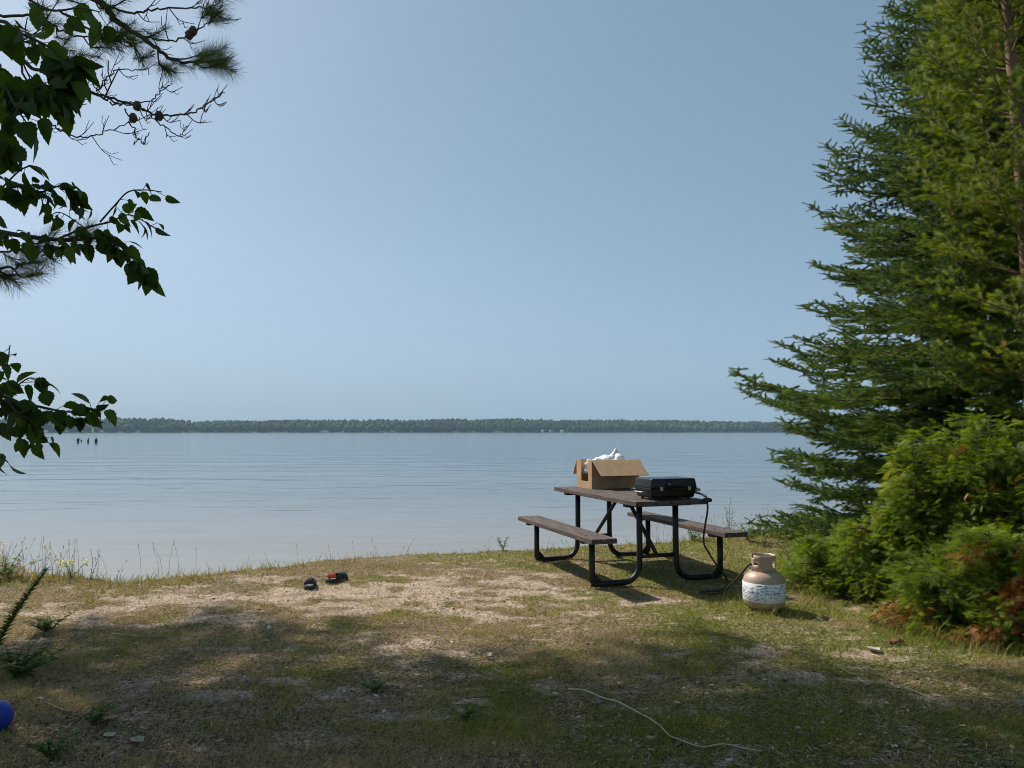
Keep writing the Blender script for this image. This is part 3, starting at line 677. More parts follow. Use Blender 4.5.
# tall thin stems with seed heads on the bank
n = 220; x = np.concatenate([rng.normal(-4.5, .45, 115), rng.normal(-3.1, .25, 10), rng.uniform(-2.6, -1., 9), rng.uniform(-.4, 1.2, 16), rng.uniform(1.5, 3.8, 70)]); y = edge(x) - rng.uniform(-.12, .45, n); z = height(x, y)
paths = []; hp_ = []
for i in range(n):
    h = rng.uniform(.08, .36) * (1 if abs(x[i]) > 1.5 else .6); a = rng.uniform(0, 6.28); l = rng.uniform(.02, .12)
    q = np.array([(x[i], y[i], z[i]), (x[i] + l * .3 * math.cos(a), y[i] + l * .3 * math.sin(a), z[i] + h * .55), (x[i] + l * math.cos(a), y[i] + l * math.sin(a), z[i] + h)])
    paths.append((q, [.0018, .0014, .0008])); 
    for k in range(5): hp_.append(q[2] * (1 - k * .05) + q[1] * (k * .05))
v, f = tube(paths, 3); tag(raw_mesh('seed_stems', v, f, M['grass'], None, np.repeat(rng.uniform(.2, .9, n), 9)), 'thin tall seed stems standing against the water along the bank', 'grass', kind='stuff')
hp_ = np.array(hp_); T = (np.array([(-.003, 0, 0), (.003, 0, 0), (0, .014, .003)]), np.array([(0, 1, 2)])); n = len(hp_)
dirs = nrm(rng.normal(0, .5, (n, 3)) + (0, 0, 1)); tag(inst('seed_heads', T, hp_, frames(dirs, (1, 0, 0), rng.uniform(0, 6.28, n)), rng.uniform(.7, 1.5, n), M['grass'], tint=rng.uniform(.4, .9, n)), 'tiny seed heads on the tall stems of the bank', 'grass', kind='stuff')
# brown needle and leaf litter lying flat
n = 80000; u = rng.random(n); y = 1 / ((1 / 2.6) * (1 - u) + (1 / 9.) * u); x = rng.uniform(-.78, .8, n) * y; k_ = (y < edge(x)); x = x[k_]; y = y[k_]; n = len(x)
T = (np.array([(-.5, -.5, 0), (.5, -.4, .1), (.4, .5, 0), (-.4, .4, .12)]), np.array([(0, 1, 2), (0, 2, 3)]))
a = rng.uniform(0, 6.28, n); Rm = frames(np.stack([np.cos(a), np.sin(a), rng.normal(0, .15, n)], 1), np.stack([rng.normal(0, .25, n), rng.normal(0, .25, n), np.ones(n)], 1))
big = rng.random(n) < .06; ln = np.where(big, rng.uniform(.015, .035, n), rng.uniform(.012, .05, n)); wd = np.where(big, ln * .5, rng.uniform(.0015, .0045, n))
tag(inst('ground_litter', T, np.stack([x, y, height(x, y) + .006], 1), Rm, np.stack([wd, ln, ln * .2], 1), M['straw'], tint=rng.random(n)), 'dry needles, bits of leaf and straw strewn over the ground', 'litter', kind='stuff')

# ------------------------------------------------------------------ leaf templates
def leaf_T(teeth=True, wide=.36, fold=.2, droop=.3, n=11):
    """broad leaf of length 1 along +y"""
    v = [(0, 0, 0)]; f = []
    L_ = []; C = []; Rr = []
    for i in range(1, n):
        t = i / n; w_ = wide * (math.sin(math.pi * t ** .7)) ** .85 * (1 + (.09 if i % 2 else -.05) * teeth)
        zc = -droop * t * t
        L_.append((-w_, t - .03, zc + fold * w_)); C.append((0, t, zc)); Rr.append((w_, t - .03, zc + fold * w_))
    v += L_ + C + Rr + [(0, 1.0, -droop)]; m_ = n - 1; last = len(v) - 1
    l = lambda i: 1 + i; c = lambda i: 1 + m_ + i; r = lambda i: 1 + 2 * m_ + i
    f += [(0, c(0), l(0)), (0, r(0), c(0))]
    for i in range(m_ - 1): f += [(l(i), c(i), c(i + 1)), (l(i), c(i + 1), l(i + 1)), (c(i), r(i), r(i + 1)), (c(i), r(i + 1), c(i + 1))]
    f += [(l(m_ - 1), c(m_ - 1), last), (c(m_ - 1), r(m_ - 1), last)]
    return np.array(v), np.array(f)
LEAF = leaf_T()
def needle_T(n, L0, L1, nl, w, fwd, rs):
    """needles along a straight shoot of length L1 (starting L0) on +y"""
    v = []; f = []
    for i in range(n):
        y = L0 + (L1 - L0) * (i + rs.random() * .6) / n; a = i * 2.399 + rs.random() * .5; l = nl * rs.uniform(.8, 1.1)
        fw = fwd * rs.uniform(.7, 1.3); d = np.array([math.cos(a) * math.cos(fw), math.sin(fw), math.sin(a) * math.cos(fw)])
        s = np.array([-math.sin(a), 0, math.cos(a)]) * w
        b0 = np.array([0, y, 0]); o_ = len(v)
        v += [b0 - s, b0 + s, b0 + d * l]; f.append((o_, o_ + 1, o_ + 2))
    o_ = len(v); r_ = w * .9
    v += [(-r_, L0, 0), (r_, L0, 0), (0, L1, 0), (0, L0, r_), (0, L0, -r_)]; f += [(o_, o_ + 1, o_ + 2), (o_ + 3, o_ + 4, o_ + 2)]
    return np.array(v, float), np.array(f)

def plant(name, base, stems, leaf_n, leaf_L, label, cat, m=None, seed=0, leafw=1., uplift=.4, flowers=False, group=None):
    rs = random.Random(seed); e_ = empty(name, base); tag(e_, label, cat, group)
    paths = []; P = []; D = []; S_ = []; fl = []
    for tip, r in stems:
        tip = Vector(tip); mid = tip * .5 + Vector((rs.uniform(-.02, .02), rs.uniform(-.02, .02), .02))
        q = smooth_path([(0, 0, 0), mid, tip], 8); paths.append((q, np.linspace(r, r * .3, len(q))))
        for i in range(leaf_n):
            t = .15 + .85 * (i + rs.random() * .5) / leaf_n; k = t * (len(q) - 1); a = i * 2.4 + rs.random() * 1.2
            d = np.array([math.cos(a), math.sin(a), uplift + rs.uniform(-.3, .3)]); k0 = min(int(k), len(q) - 2); P.append(q[k0] + (q[min(k0 + 1, len(q) - 1)] - q[k0]) * (k - k0)); D.append(d); S_.append(leaf_L * (1.15 - .6 * t) * rs.uniform(.75, 1.2))
        fl.append(q[-1])
    tubes_obj('stem', paths, M['weedstem'], e_, 5)
    n = len(P); sc = np.array(S_)[:, None] * np.array([[leafw, 1, 1]])
    inst('leaves', LEAF, np.array(P), frames(np.array(D), (0, 0, 1)), sc, m or M['weed'], e_, tint=rng.random(n))
    if flowers:
        P = []; 
        for q in fl:
            for k in range(26): P.append(q + np.array([rs.gauss(0, .014), rs.gauss(0, .014), rs.uniform(-.06, .012)]))
        n = len(P); T = (np.array([(-.5, -.5, 0), (.5, -.5, .1), (0, .5, 0), (0, 0, .6)]), np.array([(0, 1, 3), (1, 2, 3), (2, 0, 3)]))
        inst('flowers', T, np.array(P), frames(rng.normal(0, 1, (n, 3)), (0, 0, 1)), rng.uniform(.008, .014, n), M['flower'], e_)
    return e_
M['weedstem'] = noise_mat('weed_stem', (.05, .07, .02), (.12, .1, .04), 30, .8, .1)
def gz(px, py): p = gp(px, py); return (p.x, p.y, hz(p.x, p.y) - .004)
def onedge(px, back=.1):
    y = 8.
    for _ in range(8): x = (px - 512) / 760 * y; y = float(edge(x)) - back
    x = (px - 512) / 760 * y; return (x, y, hz(x, y) - .004)
sp = lambda n, h, sprd, rs: [((rs.gauss(0, sprd), rs.gauss(0, sprd), h * rs.uniform(.75, 1)), .003) for _ in range(n)]
rs = random.Random(5)
plant('leafy_weed', onedge(728, .0), [((.02, 0, .5), .004), ((-.06, .02, .42), .003), ((.05, .02, .36), .003)], 13, .06, 'dark leafy weed standing against the water behind the right bench', 'weed', seed=1, leafw=.6)
plant('leafy_weed', onedge(764, .1), [((.02, 0, .38), .002)], 7, .03, 'slim bare-looking weed between the bench end and the spruce', 'weed', seed=2, leafw=.5)
plant('leafy_weed', onedge(503, .05), sp(5, .17, .05, rs), 9, .05, 'small green weed on the bank just left of the table', 'weed', seed=3, leafw=.7)
plant('leafy_weed', onedge(690, .1), sp(9, .24, .12, rs), 10, .06, 'bushy green weed on the bank under the tabletop', 'weed', seed=4, leafw=.7)
plant('leafy_weed', onedge(745, .5), sp(9, .24, .14, rs), 10, .06, 'yellowish weed clump behind the right bench end', 'weed', seed=14, leafw=.7, flowers=False)
plant('leafy_weed', gz(800, 573), sp(12, .3, .2, rs), 11, .07, 'low leafy weed clump right behind the propane tank', 'weed', seed=15, leafw=.7)
plant('flowering_weed', gz(71, 583), sp(4, .2, .05, rs), 9, .05, 'weed with yellow flowers on the left bank', 'weed', seed=5, leafw=.4, flowers=True)
plant('flowering_weed', gz(90, 583), sp(2, .32, .04, rs), 9, .035, 'tall reddish-tipped weed right of the yellow flowers', 'weed', seed=6, leafw=.4)
plant('leafy_weed', gz(6, 583), sp(14, .22, .16, rs), 12, .06, 'dark bushy weed at the left edge of the bank', 'weed', seed=7, leafw=.6)
plant('leafy_weed', gz(48, 632), sp(14, .12, .1, rs), 12, .05, 'low straggly green weed at the shadow edge on the left', 'weed', seed=8, leafw=.6)
plant('leafy_weed', gz(15, 680), sp(26, .17, .14, rs), 12, .055, 'spreading dark green weed patch above the blue ball', 'weed', seed=9, leafw=.5)
plant('leafy_weed', gz(375, 690), sp(10, .05, .07, rs), 6, .035, 'small flat green weed on the shaded dirt, the farther of two', 'weed', seed=10, leafw=.6)
plant('leafy_weed', gz(467, 718), sp(12, .05, .07, rs), 6, .035, 'small flat green weed on the shaded dirt, the nearer of two', 'weed', seed=11, leafw=.6)
plant('leafy_weed', gz(50, 758), sp(12, .09, .08, rs), 7, .04, 'low green weed holding the yellow leaf at lower left', 'weed', seed=12, leafw=.6)
plant('leafy_weed', gz(92, 726), sp(10, .09, .08, rs), 7, .04, 'low green weed beside the pinkish tan leaf', 'weed', seed=16, leafw=.6)
bb = Vector(gz(-16, 668)); tp = at(47, 569, bb.y - .05) - bb
e_ = plant('spiky_plant', bb, [(tp, .006)], 460, .055, 'tall leaning spiky green plant at the left edge', 'plant', seed=13, leafw=.16, uplift=.9)

# ------------------------------------------------------------------ conifers on the right
NS = needle_T(30, -.012, .105, .026, .0048, .62, random.Random(1))
def spruce(base, H, env, label, hmax=99, name='spruce_tree', T=NS, m=None, whorl=.2, nper=6, dens=1., tw_r=.35, seed=2, rise=.1, twist=0., seglen=.085, bark=None, bare=0., tip_scale=1., trunk_r=.13, lean=(0, 0), zs0=.12, cat='spruce tree', bsp=.1, t3=1.):
    rs = np.random.default_rng(seed); e_ = empty(name, base); tag(e_, label, cat)
    def tp(z): return np.array([lean[0] * z + .05 * math.sin(z * .8), lean[1] * z + .04 * math.cos(z * .7), z])
    zz = np.linspace(-.1, H, 26); tubes_obj('trunk', [(np.array([tp(z) for z in zz]), trunk_r * (1 - zz / H * .93) + .008)], bark or M['bark'], e_, 12)
    wood = []; P = []; D = []; UP = []; z = zs0
    def cover(a, b_, up, t0=0.):
        d = b_ - a; L_ = np.linalg.norm(d); n_ = max(1, int(L_ / seglen))
        for i in range(n_):
            if t0 and (i + .5) / n_ < t0: continue
            P.append(a + d * (i / n_)); D.append(d + rs.normal(0, .05, 3) * L_); UP.append(up)
    while z < min(H - .15, hmax):
        r = env(z); zb0 = z
        a0 = rs.uniform(0, 6.28)
        for k in range(nper):
            a = a0 + k * 2 * math.pi / nper + rs.normal(0, .22); L_ = r * (rs.uniform(.74, 1.02) if zb0 > 1.6 else rs.uniform(.86, 1.02)); zb = z + rs.uniform(-.08, .08)
            out = np.array([math.cos(a), math.sin(a), 0]); side = np.array([-math.sin(a), math.cos(a), 0]); st = tp(zb)
            el = rise + .35 * (zb / H)
            n_ = max(6, int(L_ / .1)); tt_ = np.linspace(0, 1, n_)
            q = st + out * (L_ * tt_)[:, None] + np.array([0, 0, 1.]) * (L_ * (el * tt_ - .34 * tt_ ** 1.5 * (1 - zb / H) + .2 * tt_ ** 4))[:, None]
            q = q + side * (np.cumsum(rs.normal(0, .008, n_)))[:, None]
            q[:, 2] = np.maximum(q[:, 2], .07 + .1 * tt_)
            wood.append((q, np.linspace(.014 * (.4 + L_ / 3), .002, n_)))
            # main axis needles on the outer part
            for i in range(int(n_ * .15), n_ - 1): cover(q[i], q[i + 1], (0, 0, 1))
            s0 = L_ * (.12 + bare)
            s = s0
            while s < L_ - .03:
                i = s / L_ * (n_ - 1); i0 = min(int(i), n_ - 2); pt_ = q[i0] + (q[i0 + 1] - q[i0]) * (i - i0); ax = nrm(q[i0 + 1] - q[i0])
                for sg in (-1, 1):
                    rem = L_ - s; sl = min(.16 + .42 * rem, tw_r * L_ ** .5 + .05) * rs.uniform(.6, 1.1)
                    an = R(52) + rs.normal(0, .15); d = ax * math.cos(an) + side * sg * math.sin(an) + np.array([0, 0, rs.normal(-.05, .16)])
                    en = pt_ + d * sl + np.array([0, 0, .12 * sl])
                    cover(pt_, en, (0, 0, 1)); wood.append((np.array([pt_, en]), [.0035, .0015]))
                    u = .09
                    while u < sl - .04:
                        for s2 in (-1, 1):
                            if rs.random() > dens: continue
                            l2 = t3 * min(.07 + .5 * (sl - u), .22) * rs.uniform(.5, 1.15)
                            d2 = nrm(d * math.cos(R(50)) + np.cross(d, (0, 0, 1.)) * s2 * math.sin(R(50)) + np.array([0, 0, rs.normal(.0, .25)]))
                            p2 = pt_ + (en - pt_) * (u / sl); cover(p2, p2 + d2 * l2, (0, 0, 1))
                        u += bsp * .75
                s += bsp * rs.uniform(.8, 1.3)
        z += whorl * rs.uniform(.8, 1.2) * (1 if z < H * .6 else .8)
    tubes_obj('branches', wood, bark or M['twig'], e_, 4)
    P = np.array(P); D = np.array(D); n = len(P)
    tint = np.clip(rs.normal(.45, .2, n) + .25 * (fbm(P[:, 0] * 2, P[:, 2] * 2, seed, 3) - .5) * 2, 0, 1)
    inst('foliage', T, P, frames(D, (0, 0, 1), rs.uniform(0, 6.28, n)), rs.uniform(.85, 1.15, n) * tip_scale, m or M['spruce'], e_, tint=tint)
    print(name, n, 'shoots')
    return e_
sb = (5.45, 8.5); sb = (*sb, hz(*sb))
env = lambda z: float(np.interp(z, [0, .4, 1.2, 1.8, 2.3, 3.9, 5.1, 6.2, 8, 10.6], [2.75, 2.75, 2.7, 3.35, 2.75, 1.95, 1.4, 1.15, .75, .1]))
spruce(sb, 10.6, env, 'tall dark green spruce with drooping boughs behind the cedar bushes', whorl=.22, nper=9, dens=1., seglen=.1, bsp=.1, t3=.62)

# yellow-green pine with the visible trunk
NJ = needle_T(44, .02, .1, .031, .0036, .5, random.Random(4))
jb = (4.5, 6.6); jb = (*jb, hz(*jb))
envj = lambda z: float(np.interp(z, [0, 1.5, 1.8, 3, 4.5, 6, 8], [.2, .55, .95, 1.0, .9, .75, .1]))
spruce(jb, 8, envj, 'yellow-green pine with a bare brown trunk at the right edge', name='pine_tree', T=NJ, m=M['jack'], whorl=.26, nper=7, dens=.9, bsp=.12, t3=.7, tw_r=.3, seed=11, rise=.45, seglen=.1, bark=M['pinebark'], bare=.3, trunk_r=.075, lean=(-.008, .0), zs0=1.5, cat='pine tree')

# cedar bushes
def cedar_T():
    v = []; f = []
    def strip(a, b_, w):
        a = np.array(a, float); b_ = np.array(b_, float); d = nrm(b_ - a); s = np.array([-d[1], d[0], 0]) * w; o_ = len(v)
        v.extend([a - s, a + s, b_ + s * .4, b_ - s * .4]); f.extend([(o_, o_ + 1, o_ + 2), (o_, o_ + 2, o_ + 3)])
    bend = lambda x, y: np.array([x, y, -.35 * y * y - .2 * abs(x)])
    strip(bend(0, 0), bend(0, 1), .03)
    for i in range(4):
        t = .12 + i * .2
        for s in (-1, 1):
            L_ = .5 * (1 - t) + .1; strip(bend(0, t), bend(s * L_ * .75, t + L_ * .7), .042)
    return np.array(v), np.array(f)
CT = cedar_T()
def cedar(px, Yd, H, Rr, label, seed, nst=3, dead=0., n=1500):
    nst = nst + 3
    rs = np.random.default_rng(seed); x0 = (px - 512) / 760 * Yd; b0 = (x0, Yd, hz(x0, Yd)); e_ = empty('cedar_bush', b0); tag(e_, label, 'cedar bush', 'young cedars under the conifers')
    stems = []; wood = []; P = []; D = []
    for s in range(nst):
        a = rs.uniform(0, 6.28); o_ = np.array([math.cos(a), math.sin(a), 0]) * rs.uniform(0, Rr * .45); top = o_ * 1.2 + np.array([0, 0, H * rs.uniform(.72, 1)])
        q = smooth_path([o_ * .6 + np.array([0, 0, -.03]), (o_ + top) / 2 + rs.normal(0, .03, 3), top], 8); stems.append((q, np.linspace(.016, .004, len(q))))
        nb = int(n * 1.7 / nst / 14)
        for i in range(nb):
            t = rs.uniform(.02, 1) ** .9; k = min(int(t * (len(q) - 1)), len(q) - 2); p = q[k] + (q[k + 1] - q[k]) * rs.random(); a = rs.uniform(0, 6.28)
            L_ = (Rr * (1.1 - .95 * t) + .07) * rs.uniform(.5, 1.35); out = np.array([math.cos(a), math.sin(a), 0])
            m_ = 7; tt_ = np.linspace(0, 1, m_); bq = p + out * (L_ * tt_)[:, None] + np.array([0, 0, 1.]) * (L_ * (.35 * tt_ - .45 * tt_ ** 2))[:, None]
            bq[:, 2] = np.maximum(bq[:, 2], .03); wood.append((bq, np.linspace(.005, .0015, m_)))
            side = np.cross(out, (0, 0, 1.))
            for j in range(34):
                u = .3 + .7 * j / 33; kk = min(int(u * (m_ - 1)), m_ - 2); pp_ = bq[kk] + (bq[kk + 1] - bq[kk]) * (u * (m_ - 1) - kk); sg = 1 if j % 2 else -1
                d_ = out * .8 + side * sg * rs.uniform(.2, 1.1) + np.array([0, 0, rs.normal(.2, .5)]); P.append(pp_ + d_ * rs.uniform(0, .07)); D.append(d_)
    tubes_obj('trunk', stems, M['bark'], e_, 7); tubes_obj('branches', wood, M['twig'], e_, 4)
    P = np.array(P); D = np.array(D); n = len(P); tint = np.clip(.15 + .9 * (vn(P[:, 0] * 9, P[:, 2] * 9 + P[:, 1] * 7, seed + 3) - .1) * rs.uniform(.5, 1.2, n), 0, 1); S_ = rs.uniform(.035, .075, n)
    isd = (vn(P[:, 0] * 7 + 50, P[:, 2] * 7 + P[:, 1] * 5, seed) + rs.normal(0, .06, n)) > (1 - dead * 1.2 * (1.3 - P[:, 2] / H) - .12 * (dead > 0))
    if dead > 1: isd[:] = True
    if dead == 0: isd[:] = False
    A = ~isd
    inst('foliage', CT, P[A], frames(D[A], (0, 0, 1), rs.normal(0, .5, A.sum())), S_[A], M['cedar'], e_, tint=tint[A])
    if isd.sum(): inst('dead_foliage', CT, P[isd], frames(D[isd], (0, 0, 1), rs.normal(0, .5, isd.sum())), S_[isd], M['deadcedar'], e_, tint=tint[isd])
    return e_
cedar(820, 6.7, .5, .3, 'smallest cedar seedling, nearest to the propane tank', 31, 3, 0, 900)
cedar(868, 6.3, .62, .3, 'cedar bush second from the propane tank, low with thin tips', 32, 4, .04, 1000)
cedar(905, 6.1, 1.0, .34, 'cedar bush third from the propane tank, waist high', 39, 4, .05, 1500)
cedar(936, 5.95, 1.4, .36, 'tall slim cedar with a thin grey stem in the middle of the thicket', 33, 3, .02, 1900)
cedar(925, 5.45, .5, .3, 'low cedar bush at the front of the thicket with a few rusty sprays', 34, 4, .1, 1000)
cedar(975, 5.3, .72, .34, 'bushy cedar at the front, between the low one and the rust-brown one', 40, 4, .05, 1500)
cedar(990, 5.8, 1.5, .42, 'tallest light green cedar in front of the spruce', 35, 3, .02, 2300)
cedar(1012, 5.0, .62, .3, 'cedar bush near the right edge with rust-brown dead sprays', 36, 4, .24, 1500)
cedar(1052, 5.4, 1.65, .5, 'tall cedar cut by the right picture edge', 37, 3, .02, 2800)
cedar(1046, 4.9, .72, .17, 'bright orange dead cedar sprig at the right edge', 38, 3, 9., 380)

# ------------------------------------------------------------------ near leafy tree (left)
LM = M['leaf']
lt = empty('broadleaf_tree', (-2.75, 2.5, hz(-2.75, 2.5))); tag(lt, 'broad-leaved tree reaching in with dark leaves at the left edge', 'tree'); lo = Vector(lt.location)
wood = []; LP = []; LD = []; LS = []
rs = random.Random(21)
trunk = smooth_path([(-2.75, 2.5, -.1), (-2.72, 2.5, 1.0), (-2.85, 2.55, 2.2), (-2.8, 2.6, 3.4), (-2.95, 2.7, 4.8)], 6)
tubes_obj('trunk', [(trunk - np.array(lo), np.linspace(.09, .03, len(trunk)))], M['bark'], lt, 10)
def lbranch(pts, r0, dens, size, start=0.25, side=True, jit=.02, hang=.6):
    q = smooth_path(pts, 8); wood.append((q, np.linspace(r0, .0016, len(q)))); L_ = np.linalg.norm(np.diff(q, axis=0), axis=1).sum(); n_ = int(L_ * dens)
    for i in range(n_):
        t = start + (1 - start) * (i + rs.random() * .7) / n_; k = min(int(t * (len(q) - 1)), len(q) - 2); p = q[k]; ax = nrm(q[k + 1] - q[k]); a = rs.uniform(0, 6.28)
        off = np.array([math.cos(a) * .5, math.sin(a) * .6, rs.uniform(-1, .5)]); off = nrm(off + ax * .5)
        pe_ = p + off * rs.uniform(.015, .04); wood.append((np.array([p, pe_]), [.0011, .0008]))
        d = nrm(off * .6 + np.array([rs.uniform(-.3, .5), rs.uniform(-.4, .4), -hang * rs.uniform(.2, 1.4)])); LP.append(pe_); LD.append(d); LS.append(size * rs.uniform(.6, 1.15))
    return q
A = lambda *l: [at(*p) for p in l]
st1 = (-2.8, 2.55, 2.0)
# middle spray
q = lbranch([st1] + A((-60, 215, 2.45), (0, 232, 2.4), (60, 240, 2.35), (105, 238, 2.3), (125, 250, 2.3), (150, 275, 2.3)), .012, 56, .056, .2)
lbranch(A((55, 240, 2.36), (85, 228, 2.3), (110, 222, 2.3), (130, 215, 2.28), (158, 230, 2.28)), .004, 52, .05, .15)
lbranch(A((100, 222, 2.3), (115, 205, 2.3), (128, 192, 2.3), (145, 190, 2.3), (162, 192, 2.3)), .003, 38, .048, .2)
lbranch(A((85, 228, 2.3), (62, 213, 2.35), (50, 215, 2.4)), .002, 30, .05, .2)
lbranch([st1] + A((-40, 195, 2.35), (0, 190, 2.3), (22, 186, 2.3), (40, 192, 2.3), (62, 186, 2.3), (75, 198, 2.3)), .006, 36, .055, .3)
lbranch(A((0, 190, 2.3), (18, 172, 2.25), (30, 165, 2.25)), .003, 40, .085, .3)
# upper big leaves
lbranch([(-2.85, 2.6, 2.6)] + A((-40, 60, 2.1), (0, 75, 2.0), (25, 90, 1.95), (45, 85, 1.95), (58, 98, 1.95)), .008, 27, .07, .3)
lbranch(A((0, 75, 2.0), (15, 105, 1.9), (28, 125, 1.88)), .004, 36, .1, .2)
lbranch([(-2.85, 2.6, 2.8)] + A((-30, 20, 2.2), (10, 30, 2.1), (45, 45, 2.0), (70, 62, 2.0), (72, 75, 2.0)), .007, 26, .07, .3)
lbranch(A((-20, -20, 2.2), (20, -5, 2.1), (50, 10, 2.05), (80, 8, 2.05), (100, 12, 2.05)), .005, 28, .065, .1)
lbranch(A((-30, 120, 2.1), (-5, 135, 2.0), (12, 148, 2.0)), .003, 50, .08, .1)
# lower spray
st2 = (-2.74, 2.5, 1.35)
lbranch([st2] + A((-60, 405, 2.4), (-10, 400, 2.35), (30, 405, 2.3), (70, 412, 2.3), (104, 408, 2.3)), .008, 50, .055, .2)
lbranch(A((-15, 395, 2.35), (5, 370, 2.3), (10, 345, 2.3)), .003, 50, .05, .1)
lbranch(A((-15, 400, 2.35), (10, 390, 2.3), (30, 378, 2.3), (42, 386, 2.3)), .003, 55, .055, .1)
lbranch(A((-20, 410, 2.35), (0, 430, 2.3), (25, 432, 2.3), (48, 440, 2.3)), .003, 52, .055, .1)
lbranch(A((-20, 420, 2.35), (-6, 450, 2.3), (8, 462, 2.3)), .003, 45, .055, .1)
lbranch(A((-30, 390, 2.35), (-10, 380, 2.3), (15, 410, 2.25), (30, 420, 2.25)), .003, 60, .06, .1)
# rest of the crown, out to the left and above
for i in range(46):
    z = rs.uniform(1.3, 4.9); a = rs.uniform(1.2, 5.0) ; L_ = rs.uniform(.4, .95); b0 = Vector((-2.8, 2.55, z)); e1 = b0 + Vector((math.cos(a) * L_, math.sin(a) * L_, rs.uniform(-.1, .5)))
    lbranch([b0, (b0 + e1) / 2 + Vector((0, 0, .06)), e1], .007, 26, .075, .2)
v, f = tube([(p_ - np.array(lo), r_) for p_, r_ in wood], 5); raw_mesh('branches', v, f, M['twig'], lt, None, True)
LP = np.array(LP) - np.array(lo); n = len(LP)
inst('leaves', LEAF, LP, frames(np.array(LD), np.array([0, 0, 1.]) + rng.normal(0, .7, (n, 3)), rng.normal(0, .5, n)), np.stack([np.array(LS) * rng.uniform(.8, 1.1, n), np.array(LS), np.array(LS) * rng.uniform(.6, 1.6, n)], 1), LM, lt)

# ------------------------------------------------------------------ near pine (left, behind the leaves)
npn = empty('red_pine', (-4.6, 4.0, hz(-4.6, 4.0))); tag(npn, 'long-needled pine with partly bare twigs at the upper left corner', 'pine tree'); po = np.array(npn.location)
tr = smooth_path([(-4.6, 4.0, -.1), (-4.6, 4.0, 2), (-4.7, 4.1, 5), (-4.6, 4.0, 8.5)], 6)
tubes_obj('trunk', [(tr - po, np.linspace(.17, .05, len(tr)))], M['pinebark'], npn, 12)
wood = []; TP = []; TD = []; TS = []
def pbr(pts, r0, tw_n=5, tl=.14, end=True, bare=True, r1=.0025):
    q = smooth_path(pts, 9); q = q + rng.normal(0, .004, q.shape); wood.append((q, np.linspace(r0, r1, len(q))))
    for i in range(tw_n):
        k = int(len(q) * (.25 + .7 * (i + rs.random() * .6) / tw_n)); k = min(k, len(q) - 2); p = q[k]; ax = nrm(q[k + 1] - q[k]); s = 1 if i % 2 else -1
        d = nrm(ax * .8 + np.array([0, rs.uniform(-.5, .5), s * rs.uniform(.4, .9)])); l = tl * rs.uniform(.6, 1.3)
        q2 = smooth_path([p, p + d * l * .5 + np.array([0, 0, -.01]), p + d * l + np.array([.02, 0, .02])], 4); wood.append((q2, np.linspace(r1 * 1.1, r1 * .6, len(q2))))
        if bare:
            for j in range(2):
                p3 = q2[int(len(q2) * (.35 + .3 * j))]; d3 = nrm(d + rng.normal(0, .6, 3)); wood.append((np.array([p3, p3 + d3 * l * .3, p3 + d3 * l * .45 + np.array([.01, 0, .02])]), [r1 * .8, r1 * .7, r1 * .5]))
        else: TP.append(q2[-1]); TD.append(q2[-1] - q2[-3]); TS.append(rs.uniform(.7, 1))
    if end: TP.append(q[-1]); TD.append(q[-1] - q[-3]); TS.append(1.15)
s0 = (-4.62, 4.02, 3.55)
D0 = 3.35
pbr([s0] + A((-40, -20, D0), (60, -12, D0), (97, 0, D0), (117, 21, D0), (151, 44, D0), (177, 61, D0), (216, 60, D0)), .026, 9, .13, True, False, .004)
pbr(A((97, 0, D0), (130, 13, D0), (160, 8, D0), (205, 8, D0), (228, -4, D0)), .006, 6, .12, True, True)
pbr(A((125, 28, D0), (150, 38, D0), (178, 40, D0), (200, 28, D0), (217, 14, D0)), .005, 5, .1, True, True)
pbr([(-4.61, 4.02, 3.3)] + A((-30, 40, D0), (0, 48, D0), (40, 72, D0), (90, 92, D0), (120, 104, D0)), .014, 6, .16, False, True, .004)
pbr(A((90, 92, D0), (130, 104, D0), (155, 114, D0), (190, 113, D0), (208, 104, D0), (225, 92, D0)), .006, 9, .075, False, True)
pbr(A((110, 102, D0), (140, 108, D0), (160, 124, D0), (178, 136, D0), (187, 126, D0)), .004, 5, .08, False, True, .002)
pbr(A((95, 95, D0), (105, 80, D0), (120, 70, D0), (148, 69, D0)), .004, 4, .08, False, True, .002)
pbr(A((120, 104, D0), (150, 100, D0), (165, 88, D0), (172, 82, D0)), .003, 4, .07, False, True, .002)
pbr(A((125, 108, D0), (133, 128, D0), (142, 143, D0), (150, 132, D0)), .0035, 3, .05, False, True, .002)
pbr(A((20, 62, D0), (40, 110, D0), (60, 130, D0), (85, 137, D0), (110, 130, D0), (140, 118, D0)), .005, 8, .12, False, True, .002)
pbr(A((38, 70, D0), (75, 60, D0), (90, 80, D0), (100, 92, D0)), .005, 5, .1, False, True, .002)
pbr(A((0, 15, D0), (40, 18, D0), (70, 35, D0), (110, 38, D0)), .007, 6, .1, True, False, .003)
pbr(A((60, 10, D0), (90, 30, D0), (125, 42, D0), (140, 55, D0)), .006, 5, .1, True, False, .003)
pbr(A((-20, 30, D0), (20, 40, D0), (50, 55, D0), (72, 60, D0)), .006, 5, .1, True, False, .003)
for px_, py_, s in ((222, 60, 1.2), (226, 68, 1.1), (218, 50, 1.1), (214, 66, 1.2), (208, 12, 1.), (222, 20, .9), (212, 55, 1.2), (200, 60, 1.), (185, 66, 1.), (170, 70, .9), (216, 14, .9), (105, 38, 1.1), (120, 36, 1.2), (132, 32, 1.), (112, 45, 1.2), (148, 55, .9), (152, 35, .8), (65, 50, .9), (92, 56, .9), (20, 30, .9), (40, 10, 1.)):
    TP.append(np.array(at(px_, py_, D0 + rs.uniform(-.1, .1)))); TD.append(np.array([1, rs.uniform(-1, 1), rs.uniform(-.6, .8)])); TS.append(s)
